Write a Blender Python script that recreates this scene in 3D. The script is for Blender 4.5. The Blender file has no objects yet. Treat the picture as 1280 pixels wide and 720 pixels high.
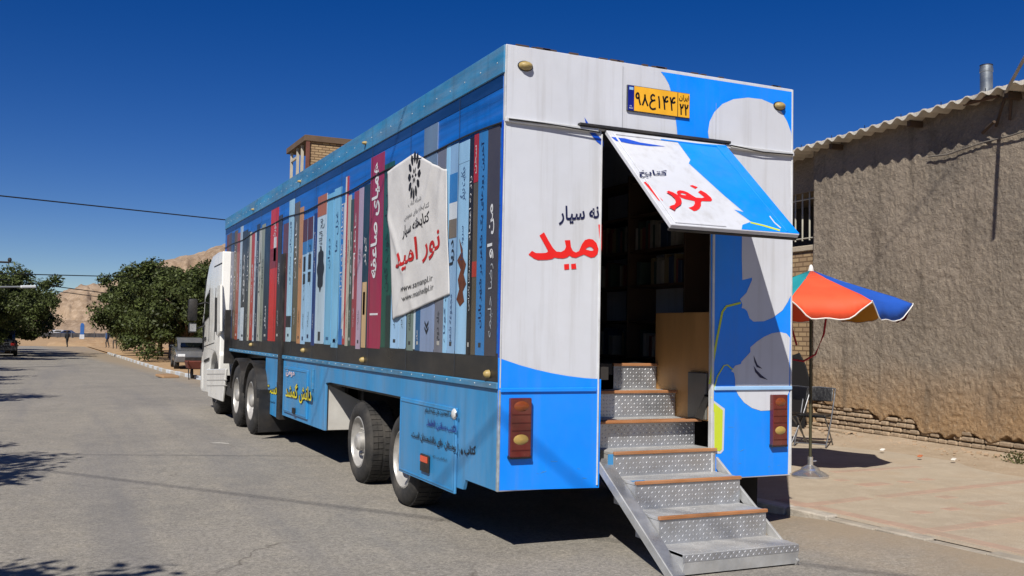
import bpy, bmesh, math, random
import numpy as np
from mathutils import Vector, Matrix
from mathutils.geometry import tessellate_polygon
random.seed(7); rng = np.random.default_rng(7)
SC = bpy.context.scene; COL = SC.collection
R = math.radians

# ------------------------------------------------------------------ camera
CAM = np.array([-2.987, -6.542, 1.640]); YAW, PITCH, ROLL, FOC = 0.4394, 0.0479, 0.0189, 1212.98
_f = np.array([math.sin(YAW)*math.cos(PITCH), math.cos(YAW)*math.cos(PITCH), math.sin(PITCH)])
_r = np.array([math.cos(YAW), -math.sin(YAW), 0.0]); _u = np.cross(_r, _f)
RT = math.cos(ROLL)*_r + math.sin(ROLL)*_u; UP = -math.sin(ROLL)*_r + math.cos(ROLL)*_u; FW = _f
cam = bpy.data.cameras.new('camera'); cam.sensor_width = 36; cam.lens = FOC/1280*36; cam.clip_end = 5000; cam.clip_start = .05
co = bpy.data.objects.new('camera', cam); COL.objects.link(co); SC.camera = co
co.matrix_world = Matrix(((RT[0], UP[0], -FW[0], CAM[0]), (RT[1], UP[1], -FW[1], CAM[1]), (RT[2], UP[2], -FW[2], CAM[2]), (0, 0, 0, 1)))

# ------------------------------------------------------------------ light
SUN_EL, SUN_AZ = R(44), R(40.5)            # light travels towards +x,+y, coming from behind the photographer's left
LIGHT = Vector((math.sin(SUN_AZ)*math.cos(SUN_EL), math.cos(SUN_AZ)*math.cos(SUN_EL), -math.sin(SUN_EL)))
w = bpy.data.worlds.new('World'); SC.world = w; w.use_nodes = True
nt = w.node_tree; bg = nt.nodes['Background']
sky = nt.nodes.new('ShaderNodeTexSky'); sky.sky_type = 'NISHITA'; sky.sun_disc = False
sky.sun_elevation = SUN_EL; sky.sun_rotation = math.atan2(-LIGHT.x, -LIGHT.y) % (2*math.pi)
sky.altitude = 2500; sky.air_density = 1.0; sky.dust_density = 0.0; sky.ozone_density = 3.0
hs_ = nt.nodes.new('ShaderNodeHueSaturation'); hs_.inputs['Saturation'].default_value = 1.40; hs_.inputs['Hue'].default_value = .520; hs_.inputs['Value'].default_value = 1.12; nt.links.new(sky.outputs[0], hs_.inputs['Color']); nt.links.new(hs_.outputs[0], bg.inputs[0]); bg.inputs[1].default_value = 0.05
sl = bpy.data.lights.new('sun', 'SUN'); sl.energy = 5.0; sl.angle = R(0.53); sl.color = (1, .95, .87)
so = bpy.data.objects.new('sun', sl); COL.objects.link(so); so.rotation_euler = LIGHT.to_track_quat('-Z', 'Y').to_euler()
SC.view_settings.view_transform = 'Standard'; SC.view_settings.look = 'None'
SC.view_settings.exposure = 0.30; SC.view_settings.gamma = 1

# ------------------------------------------------------------------ pixel -> place helpers (1280 x 720 photograph)
def ray(px, py): return FW*FOC + RT*(px-640) + UP*(360-py)
def inv(px, py, ax, val):
    d = ray(px, py); return Vector(CAM + d*((val-CAM[ax])/d[ax]))
def invp(px, py, P, n):
    d = ray(px, py); n = np.array(n); return Vector(CAM + d*(((np.array(P)-CAM)@n)/(d@n)))
def S(px, py, off=0.): return inv(px, py, 0, -off)           # trailer's left side
def B(px, py, off=0.): return inv(px, py, 1, -off)           # trailer's rear face
def side_y(px, z, x=0.0):                                    # y on the side plane where height z shows at column px
    a = np.array([x-CAM[0], -CAM[1], z-CAM[2]]); b = np.array([0, 1, 0])
    k = (px-640)/FOC; return float(-((a@RT)-k*(a@FW))/((b@RT)-k*(b@FW)))
def gz(y): return 0.0 if y < 15 else -0.006*(min(y, 110)-15)
def gnd(px, py, h=0.):
    z = h
    for _ in range(12): p = inv(px, py, 2, z); z = gz(p.y)+h
    return p

# ------------------------------------------------------------------ materials
def lin(h):
    h = h.lstrip('#'); c = [int(h[i:i+2], 16)/255 for i in (0, 2, 4)]
    return [x/12.92 if x <= .04045 else ((x+.055)/1.055)**2.4 for x in c]
MATS = {}
def mat(name, col=None, rough=.6, metal=0., var=.12, vscale=3., bump=0., bscale=40., spec=.5, objcol=False, stretch=None, dust=0., coat=0., island=0., dustcol=(.30,.25,.19), detail=6):
    if name in MATS: return MATS[name]
    m = bpy.data.materials.new(name); m.use_nodes = True; MATS[name] = m
    t = m.node_tree; b = t.nodes['Principled BSDF']; L = t.links.new
    b.inputs['Roughness'].default_value = rough; b.inputs['Metallic'].default_value = metal
    b.inputs['Specular IOR Level'].default_value = spec; b.inputs['Coat Weight'].default_value = coat
    c = lin(col) if isinstance(col, str) else (col or (1, 1, 1))
    tc = t.nodes.new('ShaderNodeTexCoord'); mp = t.nodes.new('ShaderNodeMapping'); L(tc.outputs['Object'], mp.inputs[0])
    if stretch: mp.inputs['Scale'].default_value = stretch
    if objcol:
        oi = t.nodes.new('ShaderNodeObjectInfo'); src = oi.outputs['Color']
    else:
        rg = t.nodes.new('ShaderNodeRGB'); rg.outputs[0].default_value = (*c, 1); src = rg.outputs[0]
    if var:
        n = t.nodes.new('ShaderNodeTexNoise'); n.inputs['Scale'].default_value = vscale; n.inputs['Detail'].default_value = detail; n.inputs['Roughness'].default_value = .62
        L(mp.outputs[0], n.inputs[0])
        mr = t.nodes.new('ShaderNodeMapRange'); mr.inputs['From Min'].default_value = .3; mr.inputs['From Max'].default_value = .7
        mr.inputs['To Min'].default_value = 1-var; mr.inputs['To Max'].default_value = 1+var; L(n.outputs[0], mr.inputs[0])
        mx = t.nodes.new('ShaderNodeVectorMath'); mx.operation = 'SCALE'; L(src, mx.inputs[0]); L(mr.outputs[0], mx.inputs['Scale']); src = mx.outputs[0]
        rr = t.nodes.new('ShaderNodeMapRange'); rr.inputs['From Min'].default_value = .3; rr.inputs['From Max'].default_value = .7
        rr.inputs['To Min'].default_value = max(.02, rough-.1); rr.inputs['To Max'].default_value = min(1, rough+.1); L(n.outputs[0], rr.inputs[0]); L(rr.outputs[0], b.inputs['Roughness'])
    if island:
        g = t.nodes.new('ShaderNodeNewGeometry'); mr = t.nodes.new('ShaderNodeMapRange'); mr.inputs['To Min'].default_value = 1-island; mr.inputs['To Max'].default_value = 1+island
        L(g.outputs['Random Per Island'], mr.inputs[0])
        mx = t.nodes.new('ShaderNodeVectorMath'); mx.operation = 'SCALE'; L(src, mx.inputs[0]); L(mr.outputs[0], mx.inputs['Scale']); src = mx.outputs[0]
    if dust:
        n = t.nodes.new('ShaderNodeTexNoise'); n.inputs['Scale'].default_value = 2.3; n.inputs['Detail'].default_value = 9; n.inputs['Roughness'].default_value = .7; L(mp.outputs[0], n.inputs[0])
        mr = t.nodes.new('ShaderNodeMapRange'); mr.inputs['From Min'].default_value = .42; mr.inputs['From Max'].default_value = .75; mr.inputs['To Max'].default_value = dust; L(n.outputs[0], mr.inputs[0])
        mi = t.nodes.new('ShaderNodeMix'); mi.data_type = 'RGBA'; L(mr.outputs[0], mi.inputs[0]); L(src, mi.inputs[6]); mi.inputs[7].default_value = (*dustcol, 1); src = mi.outputs[2]
    L(src, b.inputs['Base Color'])
    if bump:
        n = t.nodes.new('ShaderNodeTexNoise'); n.inputs['Scale'].default_value = bscale; n.inputs['Detail'].default_value = 5; L(mp.outputs[0], n.inputs[0])
        bp = t.nodes.new('ShaderNodeBump'); bp.inputs['Strength'].default_value = bump; bp.inputs['Distance'].default_value = .02; L(n.outputs[0], bp.inputs['Height']); L(bp.outputs[0], b.inputs['Normal'])
    return m
def bsdf(m): return m.node_tree.nodes['Principled BSDF']

# ------------------------------------------------------------------ mesh helpers
class MB:
    def __init__(s): s.v = []; s.f = []
    def add(s, vs, fs):
        o = len(s.v); s.v += [tuple(v) for v in vs]; s.f += [tuple(i+o for i in f) for f in fs]; return s
    def box(s, x0, x1, y0, y1, z0, z1):
        return s.add([(x, y, z) for z in (z0, z1) for y in (y0, y1) for x in (x0, x1)], [(0, 2, 3, 1), (4, 5, 7, 6), (0, 1, 5, 4), (2, 6, 7, 3), (0, 4, 6, 2), (1, 3, 7, 5)])
    def obox(s, c, ax, ay, az):   # centre and three half-axis vectors
        c, ax, ay, az = map(Vector, (c, ax, ay, az))
        return s.add([c+ax*i+ay*j+az*k for k in (-1, 1) for j in (-1, 1) for i in (-1, 1)], [(0, 2, 3, 1), (4, 5, 7, 6), (0, 1, 5, 4), (2, 6, 7, 3), (0, 4, 6, 2), (1, 3, 7, 5)])
    def tube(s, pts, r, n=8, cap=True):
        pts = [Vector(p) for p in pts]; rs = r if isinstance(r, (list, tuple)) else [r]*len(pts); rings = []
        for i, p in enumerate(pts):
            t = (pts[min(i+1, len(pts)-1)]-pts[max(i-1, 0)]).normalized()
            a = t.cross(Vector((0, 0, 1)) if abs(t.z) < .9 else Vector((1, 0, 0))).normalized(); b = t.cross(a)
            rings.append([p+(a*math.cos(q)+b*math.sin(q))*rs[i] for q in [2*math.pi*k/n for k in range(n)]])
        vs = [v for rg in rings for v in rg]; fs = []
        for i in range(len(pts)-1):
            for k in range(n): fs.append((i*n+k, i*n+(k+1) % n, (i+1)*n+(k+1) % n, (i+1)*n+k))
        if cap: fs += [tuple(range(n-1, -1, -1)), tuple((len(pts)-1)*n+k for k in range(n))]
        return s.add(vs, fs)
    def lathe(s, prof, c, axis='z', n=24):    # prof: (radius, height)
        vs = []; c = Vector(c)
        for r, h in prof:
            for k in range(n):
                q = 2*math.pi*k/n; a, b = r*math.cos(q), r*math.sin(q)
                vs.append(c+Vector((a, b, h) if axis == 'z' else ((h, a, b) if axis == 'x' else (a, h, b))))
        fs = [(i*n+k, i*n+(k+1) % n, (i+1)*n+(k+1) % n, (i+1)*n+k) for i in range(len(prof)-1) for k in range(n)]
        return s.add(vs, fs)
    def prism(s, poly, d):        # polygon of 3D points swept by vector d
        n = len(poly); poly = [Vector(p) for p in poly]; d = Vector(d); vs = poly+[p+d for p in poly]
        tris = tessellate_polygon([poly])
        return s.add(vs, [tuple(t) for t in tris]+[tuple(i+n for i in reversed(t)) for t in tris]+[(i, (i+1) % n, (i+1) % n+n, i+n) for i in range(n)])
    def build(s, name, m, parent=None, bevel=0., smooth=False, seg=1, color=None):
        me = bpy.data.meshes.new(name); me.from_pydata(s.v, [], s.f)
        bm = bmesh.new(); bm.from_mesh(me); bmesh.ops.recalc_face_normals(bm, faces=bm.faces)
        if bevel:
            es = [e for e in bm.edges if len(e.link_faces) == 2 and e.calc_face_angle(0) > .5]
            bmesh.ops.bevel(bm, geom=es, offset=bevel, segments=seg, affect='EDGES', profile=.6, clamp_overlap=True)
        bm.to_mesh(me); bm.free()
        return link(name, me, m, parent, smooth, color)
def link(name, me, m, parent=None, smooth=False, color=None):
    me.materials.clear(); me.materials.append(m)
    if smooth:
        me.polygons.foreach_set('use_smooth', [True]*len(me.polygons))
        if smooth != 'all': me.set_sharp_from_angle(angle=R(38))
    o = bpy.data.objects.new(name, me); COL.objects.link(o)
    if parent: o.parent = parent
    if color: o.color = (*color, 1)
    return o
def empty(name, loc=(0, 0, 0), parent=None):
    o = bpy.data.objects.new(name, None); COL.objects.link(o); o.location = loc; o.empty_display_size = .2
    if parent: o.parent = parent
    return o
def tag(o, label=None, cat=None, group=None, kind=None):
    for k, v in (('label', label), ('category', cat), ('group', group), ('kind', kind)):
        if v: o[k] = v
    return o
def copy_tree(o, parent=None):
    c = o.copy(); COL.objects.link(c); c.parent = parent
    for ch in [x for x in bpy.data.objects if x.parent == o]: copy_tree(ch, c)
    return c
def poly_print(name, loops, m, parent):       # flat printed shape on one plane, loops of 3D points (later loops are holes)
    loops = [[Vector(p) for p in l] for l in loops]; vs = [p for l in loops for p in l]
    me = bpy.data.meshes.new(name); me.from_pydata([tuple(v) for v in vs], [], [tuple(t) for t in tessellate_polygon(loops)])
    return link(name, me, m, parent)
def smooth_loop(pts, k=3):
    out = []; n = len(pts)
    for i in range(n):
        p0, p1, p2, p3 = [np.array(pts[(i+j) % n], float) for j in (-1, 0, 1, 2)]
        for t in np.linspace(0, 1, k, endpoint=False):
            out.append(tuple(.5*((2*p1)+(-p0+p2)*t+(2*p0-5*p1+4*p2-p3)*t*t+(-p0+3*p1-3*p2+p3)*t**3)))
    return out

# ------------------------------------------------------------------ Persian lettering
FORMS = {}
for ch, iso, nf in [('ا', 0xFE8D, 2), ('ب', 0xFE8F, 4), ('ت', 0xFE95, 4), ('ث', 0xFE99, 4), ('ج', 0xFE9D, 4), ('ح', 0xFEA1, 4), ('خ', 0xFEA5, 4), ('د', 0xFEA9, 2), ('ذ', 0xFEAB, 2), ('ر', 0xFEAD, 2), ('ز', 0xFEAF, 2),
    ('س', 0xFEB1, 4), ('ش', 0xFEB5, 4), ('ص', 0xFEB9, 4), ('ض', 0xFEBD, 4), ('ط', 0xFEC1, 4), ('ع', 0xFEC9, 4), ('غ', 0xFECD, 4), ('ف', 0xFED1, 4), ('ق', 0xFED5, 4), ('ک', 0xFB8E, 4), ('گ', 0xFB92, 4), ('ل', 0xFEDD, 4),
    ('م', 0xFEE1, 4), ('ن', 0xFEE5, 4), ('و', 0xFEED, 2), ('ه', 0xFEE9, 4), ('ی', 0xFBFC, 4), ('پ', 0xFB56, 4), ('چ', 0xFB7A, 4), ('آ', 0xFE81, 2)]:
    FORMS[ch] = (iso, nf)
def shape_fa(s):
    out = []; n = len(s)
    for i, c in enumerate(s):
        if c not in FORMS: out.append('' if c == '\u200c' else c); continue
        prev = i > 0 and s[i-1] in FORMS and FORMS[s[i-1]][1] == 4
        nxt = i < n-1 and s[i+1] in FORMS and FORMS[c][1] == 4
        iso, nf = FORMS[c]
        out.append(chr(iso+(3 if prev and nxt else 2 if nxt else 1 if prev else 0)))
    return ''.join(reversed(out))
def text_mesh(body, bold):
    c = bpy.data.curves.new('lettering', 'FONT'); c.body = body; c.offset = bold; c.resolution_u = 3; c.fill_mode = 'FRONT'
    o = bpy.data.objects.new('lettering', c); COL.objects.link(o); bpy.context.view_layer.update()
    me = bpy.data.meshes.new_from_object(o.evaluated_get(bpy.context.evaluated_depsgraph_get()))
    bpy.data.objects.remove(o); bpy.data.curves.remove(c); return me
def lettering(body, quad, m, parent, bold=.0, fa=True, name='lettering', lift=.0003):
    # quad: bottom-left, bottom-right, top-right, top-left as read (3D points)
    me = text_mesh(shape_fa(body) if fa else body, bold)
    n = len(me.vertices); a = np.zeros(n*3); me.vertices.foreach_get('co', a); a = a.reshape(-1, 3)
    lo, hi = a.min(0), a.max(0); q = [np.array(p) for p in quad]
    nrm = np.cross(q[1]-q[0], q[3]-q[0]); nrm /= np.linalg.norm(nrm)
    par = list(range(n))                                   # islands, each lifted a hair so that joined letters never share a plane
    def find(i):
        while par[i] != i: par[i] = par[par[i]]; i = par[i]
        return i
    for e in me.edges: par[find(e.vertices[0])] = find(e.vertices[1])
    ids = {}; lev = np.array([ids.setdefault(find(i), len(ids)) for i in range(n)])
    s = ((a[:, 0]-lo[0])/(hi[0]-lo[0]))[:, None]; t = ((a[:, 1]-lo[1])/(hi[1]-lo[1]))[:, None]
    p = q[0]*(1-s)*(1-t)+q[1]*s*(1-t)+q[2]*s*t+q[3]*(1-s)*t+nrm*(lift*(lev % 7))[:, None]
    me.vertices.foreach_set('co', p.ravel()); me.update()
    return link(name, me, m, parent)

# ------------------------------------------------------------------ shared materials
WHITE = mat('white_vinyl', 'c3c6cd', .42, var=.05, vscale=1.3, bump=.04, bscale=2.5, dust=.10)
def streaks(m, amt, col, sc=(7, 7, .35)):                     # rain-washed dirt running down a panel
    t = m.node_tree; b = t.nodes['Principled BSDF']; L = t.links.new; src = b.inputs['Base Color'].links[0].from_socket
    tc = t.nodes.new('ShaderNodeTexCoord'); mp = t.nodes.new('ShaderNodeMapping'); mp.inputs['Scale'].default_value = sc; L(tc.outputs['Object'], mp.inputs[0])
    n = t.nodes.new('ShaderNodeTexNoise'); n.inputs['Scale'].default_value = 1.5; n.inputs['Detail'].default_value = 8; n.inputs['Roughness'].default_value = .65; L(mp.outputs[0], n.inputs[0])
    mr = t.nodes.new('ShaderNodeMapRange'); mr.inputs['From Min'].default_value = .5; mr.inputs['From Max'].default_value = .74; mr.inputs['To Max'].default_value = amt; L(n.outputs[0], mr.inputs[0])
    mi = t.nodes.new('ShaderNodeMix'); mi.data_type = 'RGBA'; L(mr.outputs[0], mi.inputs[0]); L(src, mi.inputs[6]); mi.inputs[7].default_value = (*lin(col), 1); L(mi.outputs[2], b.inputs['Base Color'])
streaks(WHITE, .35, '8f8c86')
BLUE = mat('blue_vinyl', '0083f0', .4, var=.07, vscale=2, bump=.04, bscale=2.5, dust=.05)
NAVY = mat('navy_print', '0c1440', .45, var=.1)
RED = mat('red_print', 'd8201c', .4, var=.06)
BLACKP = mat('black_print', '0c0c10', .45, var=.2)
LIME = mat('lime_print', 'b9c832', .45, var=.06)
MIDBLUE = mat('royal_blue_print', '0a48b8', .4, var=.06)
SKIRT = mat('light_blue_skirt_paint', '2c84bc', .42, var=.14, vscale=2.2, bump=.05, bscale=3, dust=.28, stretch=(1, 1, .45))
SIDE = mat('blue_side_vinyl', '0a5cae', .34, var=.38, vscale=2.2, bump=.05, bscale=2, stretch=(1, .22, 5), dust=.10)
RAIL = mat('pale_blue_rail', '327ba6', .42, var=.3, vscale=2, stretch=(1, .4, 3), dust=.35)
streaks(BLUE, .14, '6a7884'); streaks(SKIRT, .35, '35586c', (5, 5, .3)); streaks(SIDE, .35, '0a2e5c', (4, 4, .3)); streaks(RAIL, .4, '3a4a50', (5, 5, .4))
SHELFP = mat('black_shelf_print', '15181c', .35, var=.3, vscale=2, dust=.10, stretch=(1, .5, 1))
SPINE = mat('spine_print', objcol=True, rough=.36, var=.12, vscale=3, bump=.03, bscale=2.5, stretch=(1, 1, .4), dust=.09)
BLACK = mat('black_paint', '101012', .5, var=.25, dust=.12)
streaks(SPINE, .25, '3a3c40', (5, 5, .25))
RUBBER = mat('tyre_rubber', '1d1d1e', .82, var=.2, vscale=6, dust=.45, dustcol=(.16, .14, .115), bump=.15, bscale=30)
STEEL = mat('wheel_steel', 'b0aeaa', .42, metal=.35, var=.2, vscale=8, dust=.35, dustcol=(.2, .17, .13))
GALV = mat('checker_plate_metal', 'b0b2b6', .34, metal=.7, var=.16, vscale=7, dust=.45, dustcol=(.42, .39, .35))
PLATEM = mat('dusty_plate_metal', 'a8a9a9', .5, metal=.3, var=.2, vscale=6, dust=.6, dustcol=(.44, .41, .36))
ORANGEWOOD = mat('orange_nosing_wood', '9c683f', .6, var=.25, vscale=9, stretch=(.3, 1, 1), dust=.55, dustcol=(.34, .28, .22))
WOOD = mat('pale_wood_board', 'b0834e', .5, var=.16, vscale=5, stretch=(1, 1, .15))
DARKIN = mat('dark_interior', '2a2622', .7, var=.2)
AMBER = mat('amber_lens', 'a08a50', .5, var=.2, vscale=20, dust=.3)
CHROME = mat('chrome', 'd4d4d4', .22, metal=.85, var=.1, vscale=8)
GLASS = mat('dark_glass', '0a0d10', .06, var=0, spec=.8)
CABW = mat('white_cab_paint', 'dcdbd6', .28, var=.05, vscale=2, coat=.3, dust=.05)
TRIM = mat('white_trim_metal', 'c9cbcc', .4, metal=.2, var=.14, vscale=5, dust=.35, dustcol=(.25, .22, .18))

# ------------------------------------------------------------------ the ground
def gnodes(m):
    t = m.node_tree; return t, t.nodes['Principled BSDF'], t.links.new
def ground_mat(name, a, b_, c_, s1, s2, rough, bump, bsc, cracks=False, dirt=None):
    m = bpy.data.materials.new(name); m.use_nodes = True; t, b, L = gnodes(m)
    tc = t.nodes.new('ShaderNodeTexCoord')
    def noise(sc, det=8, ro=.6, st=None):
        n = t.nodes.new('ShaderNodeTexNoise'); n.inputs['Scale'].default_value = sc; n.inputs['Detail'].default_value = det; n.inputs['Roughness'].default_value = ro
        if st:
            mp = t.nodes.new('ShaderNodeMapping'); mp.inputs['Scale'].default_value = st; L(tc.outputs['Object'], mp.inputs[0]); L(mp.outputs[0], n.inputs[0])
        else: L(tc.outputs['Object'], n.inputs[0])
        return n
    def mixc(f, x, y):
        mi = t.nodes.new('ShaderNodeMix'); mi.data_type = 'RGBA'; L(f, mi.inputs[0])
        for k, v in ((6, x), (7, y)):
            if isinstance(v, (tuple, list)): mi.inputs[k].default_value = (*v[:3], 1)
            else: L(v, mi.inputs[k])
        return mi.outputs[2]
    def rng_(o, lo, hi, tmax=1., tmin=0.):
        r_ = t.nodes.new('ShaderNodeMapRange'); r_.inputs['From Min'].default_value = lo; r_.inputs['From Max'].default_value = hi; r_.inputs['To Max'].default_value = tmax; r_.inputs['To Min'].default_value = tmin; L(o, r_.inputs[0]); return r_.outputs[0]
    base = mixc(rng_(noise(s1).outputs[0], .35, .65), lin(a), lin(b_))
    base = mixc(rng_(noise(s2, 10, .75).outputs[0], .45, .72), base, lin(c_))
    fine = noise(90, 3, .6); base2 = t.nodes.new('ShaderNodeVectorMath'); base2.operation = 'SCALE'; L(base, base2.inputs[0]); L(rng_(fine.outputs[0], .3, .7, 1.28, .72), base2.inputs['Scale']); base = base2.outputs[0]
    if cracks:
        mg = noise(22, 4, .7); b3 = t.nodes.new('ShaderNodeVectorMath'); b3.operation = 'SCALE'; L(base, b3.inputs[0]); L(rng_(mg.outputs[0], .35, .65, 1.12, .88), b3.inputs['Scale']); base = b3.outputs[0]
        sp_ = t.nodes.new('ShaderNodeTexVoronoi'); sp_.inputs['Scale'].default_value = 55; L(tc.outputs['Object'], sp_.inputs['Vector']); b4 = t.nodes.new('ShaderNodeSeparateColor'); L(sp_.outputs['Color'], b4.inputs[0]); b5 = t.nodes.new('ShaderNodeVectorMath'); b5.operation = 'SCALE'; L(base, b5.inputs[0]); L(rng_(b4.outputs[0], 0, 1, 1.22, .78), b5.inputs['Scale']); base = b5.outputs[0]
    if cracks:                                            # wheel-polished streaks along the road, old cracks, oil spots
        st = noise(.9, 5, .6, (1.1, .05, 1)); base = mixc(rng_(st.outputs[0], .5, .68, .45), base, lin('67676a'))
        dn = noise(.35, 6, .6); va = t.nodes.new('ShaderNodeVectorMath'); va.operation = 'SCALE'; va.inputs['Scale'].default_value = 2.2; L(dn.outputs['Color'], va.inputs[0])
        ad = t.nodes.new('ShaderNodeVectorMath'); L(va.outputs[0], ad.inputs[0]); L(tc.outputs['Object'], ad.inputs[1])
        vo = t.nodes.new('ShaderNodeTexVoronoi'); vo.feature = 'DISTANCE_TO_EDGE'; vo.inputs['Scale'].default_value = .22; L(ad.outputs[0], vo.inputs['Vector'])
        cr = rng_(vo.outputs['Distance'], .0, .0035, 0., .8)
        gate = rng_(noise(.5, 3).outputs[0], .48, .6); mu = t.nodes.new('ShaderNodeMath'); mu.operation = 'MULTIPLY'; L(cr, mu.inputs[0]); L(gate, mu.inputs[1])
        base = mixc(mu.outputs[0], base, lin('565149'))
        base = mixc(rng_(noise(1.7, 6, .8).outputs[0], .68, .78, .55), base, lin('514c47'))
    if cracks:
        sx = t.nodes.new('ShaderNodeSeparateXYZ'); L(tc.outputs['Object'], sx.inputs[0]); mm = t.nodes.new('ShaderNodeMath'); mm.operation = 'MULTIPLY_ADD'; mm.inputs[1].default_value = .062; L(sx.outputs[1], mm.inputs[0]); L(sx.outputs[0], mm.inputs[2])
        nn_ = noise(1.1, 8, .7); m2 = t.nodes.new('ShaderNodeMath'); m2.operation = 'MULTIPLY_ADD'; m2.inputs[1].default_value = 1.6; L(nn_.outputs[0], m2.inputs[0]); L(mm.outputs[0], m2.inputs[2])
        base = mixc(rng_(m2.outputs[0], 2.9, 3.9, .85), base, lin('8f806c'))
    if dirt: base = mixc(rng_(noise(.6, 9, .7).outputs[0], .5, .7, .8), base, lin(dirt))
    L(base, b.inputs['Base Color']); b.inputs['Roughness'].default_value = rough; b.inputs['Specular IOR Level'].default_value = .25
    n = noise(bsc, 8, .7); bp = t.nodes.new('ShaderNodeBump'); bp.inputs['Strength'].default_value = bump; bp.inputs['Distance'].default_value = .012; L(n.outputs[0], bp.inputs['Height']); L(bp.outputs[0], b.inputs['Normal'])
    return m
ASPH = ground_mat('worn_asphalt', '7d7972', '88837b', '908a7f', .5, 3, .85, .5, 70, cracks=True)
PAVE = ground_mat('dusty_concrete', 'a69986', '9c8f7d', 'b0a390', .7, 4, .9, .35, 45, dirt='a69279')
DIRT = ground_mat('dry_dirt', 'a58a68', '97795a', 'b09878', .08, 1.2, .95, .8, 12)
ROCK = ground_mat('pale_rock', '96826c', '7c6854', 'ab9884', .06, .5, .95, 1., .6)
def sheet(name, xs, ys, m, dz=0., kind='structure'):        # xs(y) -> list of x; follows the street's gentle fall
    v = []; f = []; k = None
    for j, y in enumerate(ys):
        row = xs(y); k = len(row)
        for x in row: v.append((x[0], y, gz(y)+x[1]+dz) if isinstance(x, tuple) else (x, y, gz(y)+dz))
    for j in range(len(ys)-1):
        for i in range(k-1): f.append((j*k+i, j*k+i+1, (j+1)*k+i+1, (j+1)*k+i))
    me = bpy.data.meshes.new(name); me.from_pydata(v, [], f); o = link(name, me, m); o['kind'] = kind; return o
def kerb_r(y): return 3.17-.062*y if y < 35 else 1.0-.012*(y-35)
def kerb_l(y): return -4.5-.03*y
YS = [-60, -30, -20]+list(np.arange(-14, 15, 1.0))+list(np.arange(15, 110.1, 5))
sheet('ground', lambda y: [-900, -60, -12, -4, 0, 4, 12, 60, 900], [-300]+YS+[200, 300, 1500], DIRT, -.02)
sheet('road', lambda y: [kerb_l(y), kerb_l(y)+1.5, 0.5*(kerb_l(y)+kerb_r(y)), kerb_r(y)-.75, (kerb_r(y)-.02, max(0, min(.094, (-y+.35)*.22)) if y < 1 else 0)], YS, ASPH, 0)
sheet('pavement', lambda y: [kerb_r(y)+.09, kerb_r(y)+2, 9.4], [y for y in YS if y < 20]+[24, 28], PAVE, .10)
sheet('far_pavement', lambda y: [kerb_r(y)+.14, kerb_r(y)+2, 9.4], [28.02]+[y for y in YS if y > 29], DIRT, .07)
sheet('left_pavement', lambda y: [-30, kerb_l(y)-2, kerb_l(y)-.14], YS, PAVE, .10)

KERBM = mat('kerb_concrete', objcol=True, rough=.9, var=.25, vscale=7, bump=.5, bscale=30, dust=.5, dustcol=(.30, .25, .19))
kr = empty('kerb', (3.2, 0, 0)); tag(kr, kind='structure')
def stone_mesh(l):
    m = MB().box(0, .15, 0, l, -.1, .115); return m
y = -13.; i = 0
while y < 70:
    l = .5 if y < 14 else 1.0
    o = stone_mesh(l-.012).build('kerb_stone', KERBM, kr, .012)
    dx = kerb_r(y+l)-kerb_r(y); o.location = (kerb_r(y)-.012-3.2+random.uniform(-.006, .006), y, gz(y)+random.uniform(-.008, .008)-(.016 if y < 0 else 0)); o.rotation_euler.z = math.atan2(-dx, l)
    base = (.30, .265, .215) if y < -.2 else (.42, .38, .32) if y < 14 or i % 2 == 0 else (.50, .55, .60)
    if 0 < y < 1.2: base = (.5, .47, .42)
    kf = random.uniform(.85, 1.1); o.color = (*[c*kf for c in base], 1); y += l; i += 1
kl = empty('left_kerb', (-4.6, 0, 0)); tag(kl, kind='structure')
y = -13.
while y < 100:
    l = 1.0 if y < 20 else 5.
    o = MB().box(-.14, 0, 0, l-.015, -.1, .115).build('kerb_stone', KERBM, kl, .012); o.location = (kerb_l(y)+4.6, y, gz(y)); o.rotation_euler.z = .03; o.color = (.42, .38, .32, 1); y += l

# pink tile bands let into the pavement
PINK = mat('pink_paving_tile', 'a58a78', .9, var=.12, vscale=6, bump=.3, bscale=40, dust=.95, dustcol=(.31, .25, .185))
pv = bpy.data.objects['pavement']
def tile(c, t, hl, hw):
    s_ = Vector((-t.y, t.x, 0)); MB().obox((c[0], c[1], .0955), t*hl, s_*hw, (0, 0, .0075+random.uniform(0, .0015))).build('paving_tile', PINK, pv, .002)
def tile_band(a, b, wd, n, gap=.010):
    a, b = Vector(a), Vector(b); d = (b-a)/n; t = d.normalized()
    for i in range(n): tile(a+d*(i+.5), t, d.length/2-gap/2, wd/2)
ka = lambda y, o: (kerb_r(y)+o, y, 0)
tile_band(ka(.9, .30), ka(-6, .30), .15, 17)
def gp(px, py): p = inv(px, py, 2, .103); return Vector((p.x, p.y, 0))
tile_band(gp(1130, 667), gp(1300, 646), .15, 5); tile_band(gp(985, 634), gp(1085, 622), .14, 4); tile_band(gp(1100, 621), gp(1300, 599), .14, 6); tile_band(gp(1040, 590), gp(1150, 583), .12, 4)
tx = (gp(1300, 646)-gp(1130, 667)).normalized()
for px, py, l, w_ in ((1092, 605, .42, .18), (1132, 602, .16, .12), (1158, 599, .16, .12), (1183, 621, .18, .14), (1232, 629, .42, .2), (1152, 640, .18, .12), (1190, 636, .18, .12), (1052, 600, .16, .12)): tile(gp(px, py), tx, l/2, w_/2)

# ------------------------------------------------------------------ the trailer
W_, H_, L_, ZB, ZR = 2.75, 3.804, 13.15, .483, 1.25
T = empty('library_trailer', (0, 0, 0))
tag(T, 'long blue and white mobile library trailer covered in printed book spines', 'trailer')
def panel(name, b, m, bevel=.006): return MB().box(*b).build(name, m, T, bevel)
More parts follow.
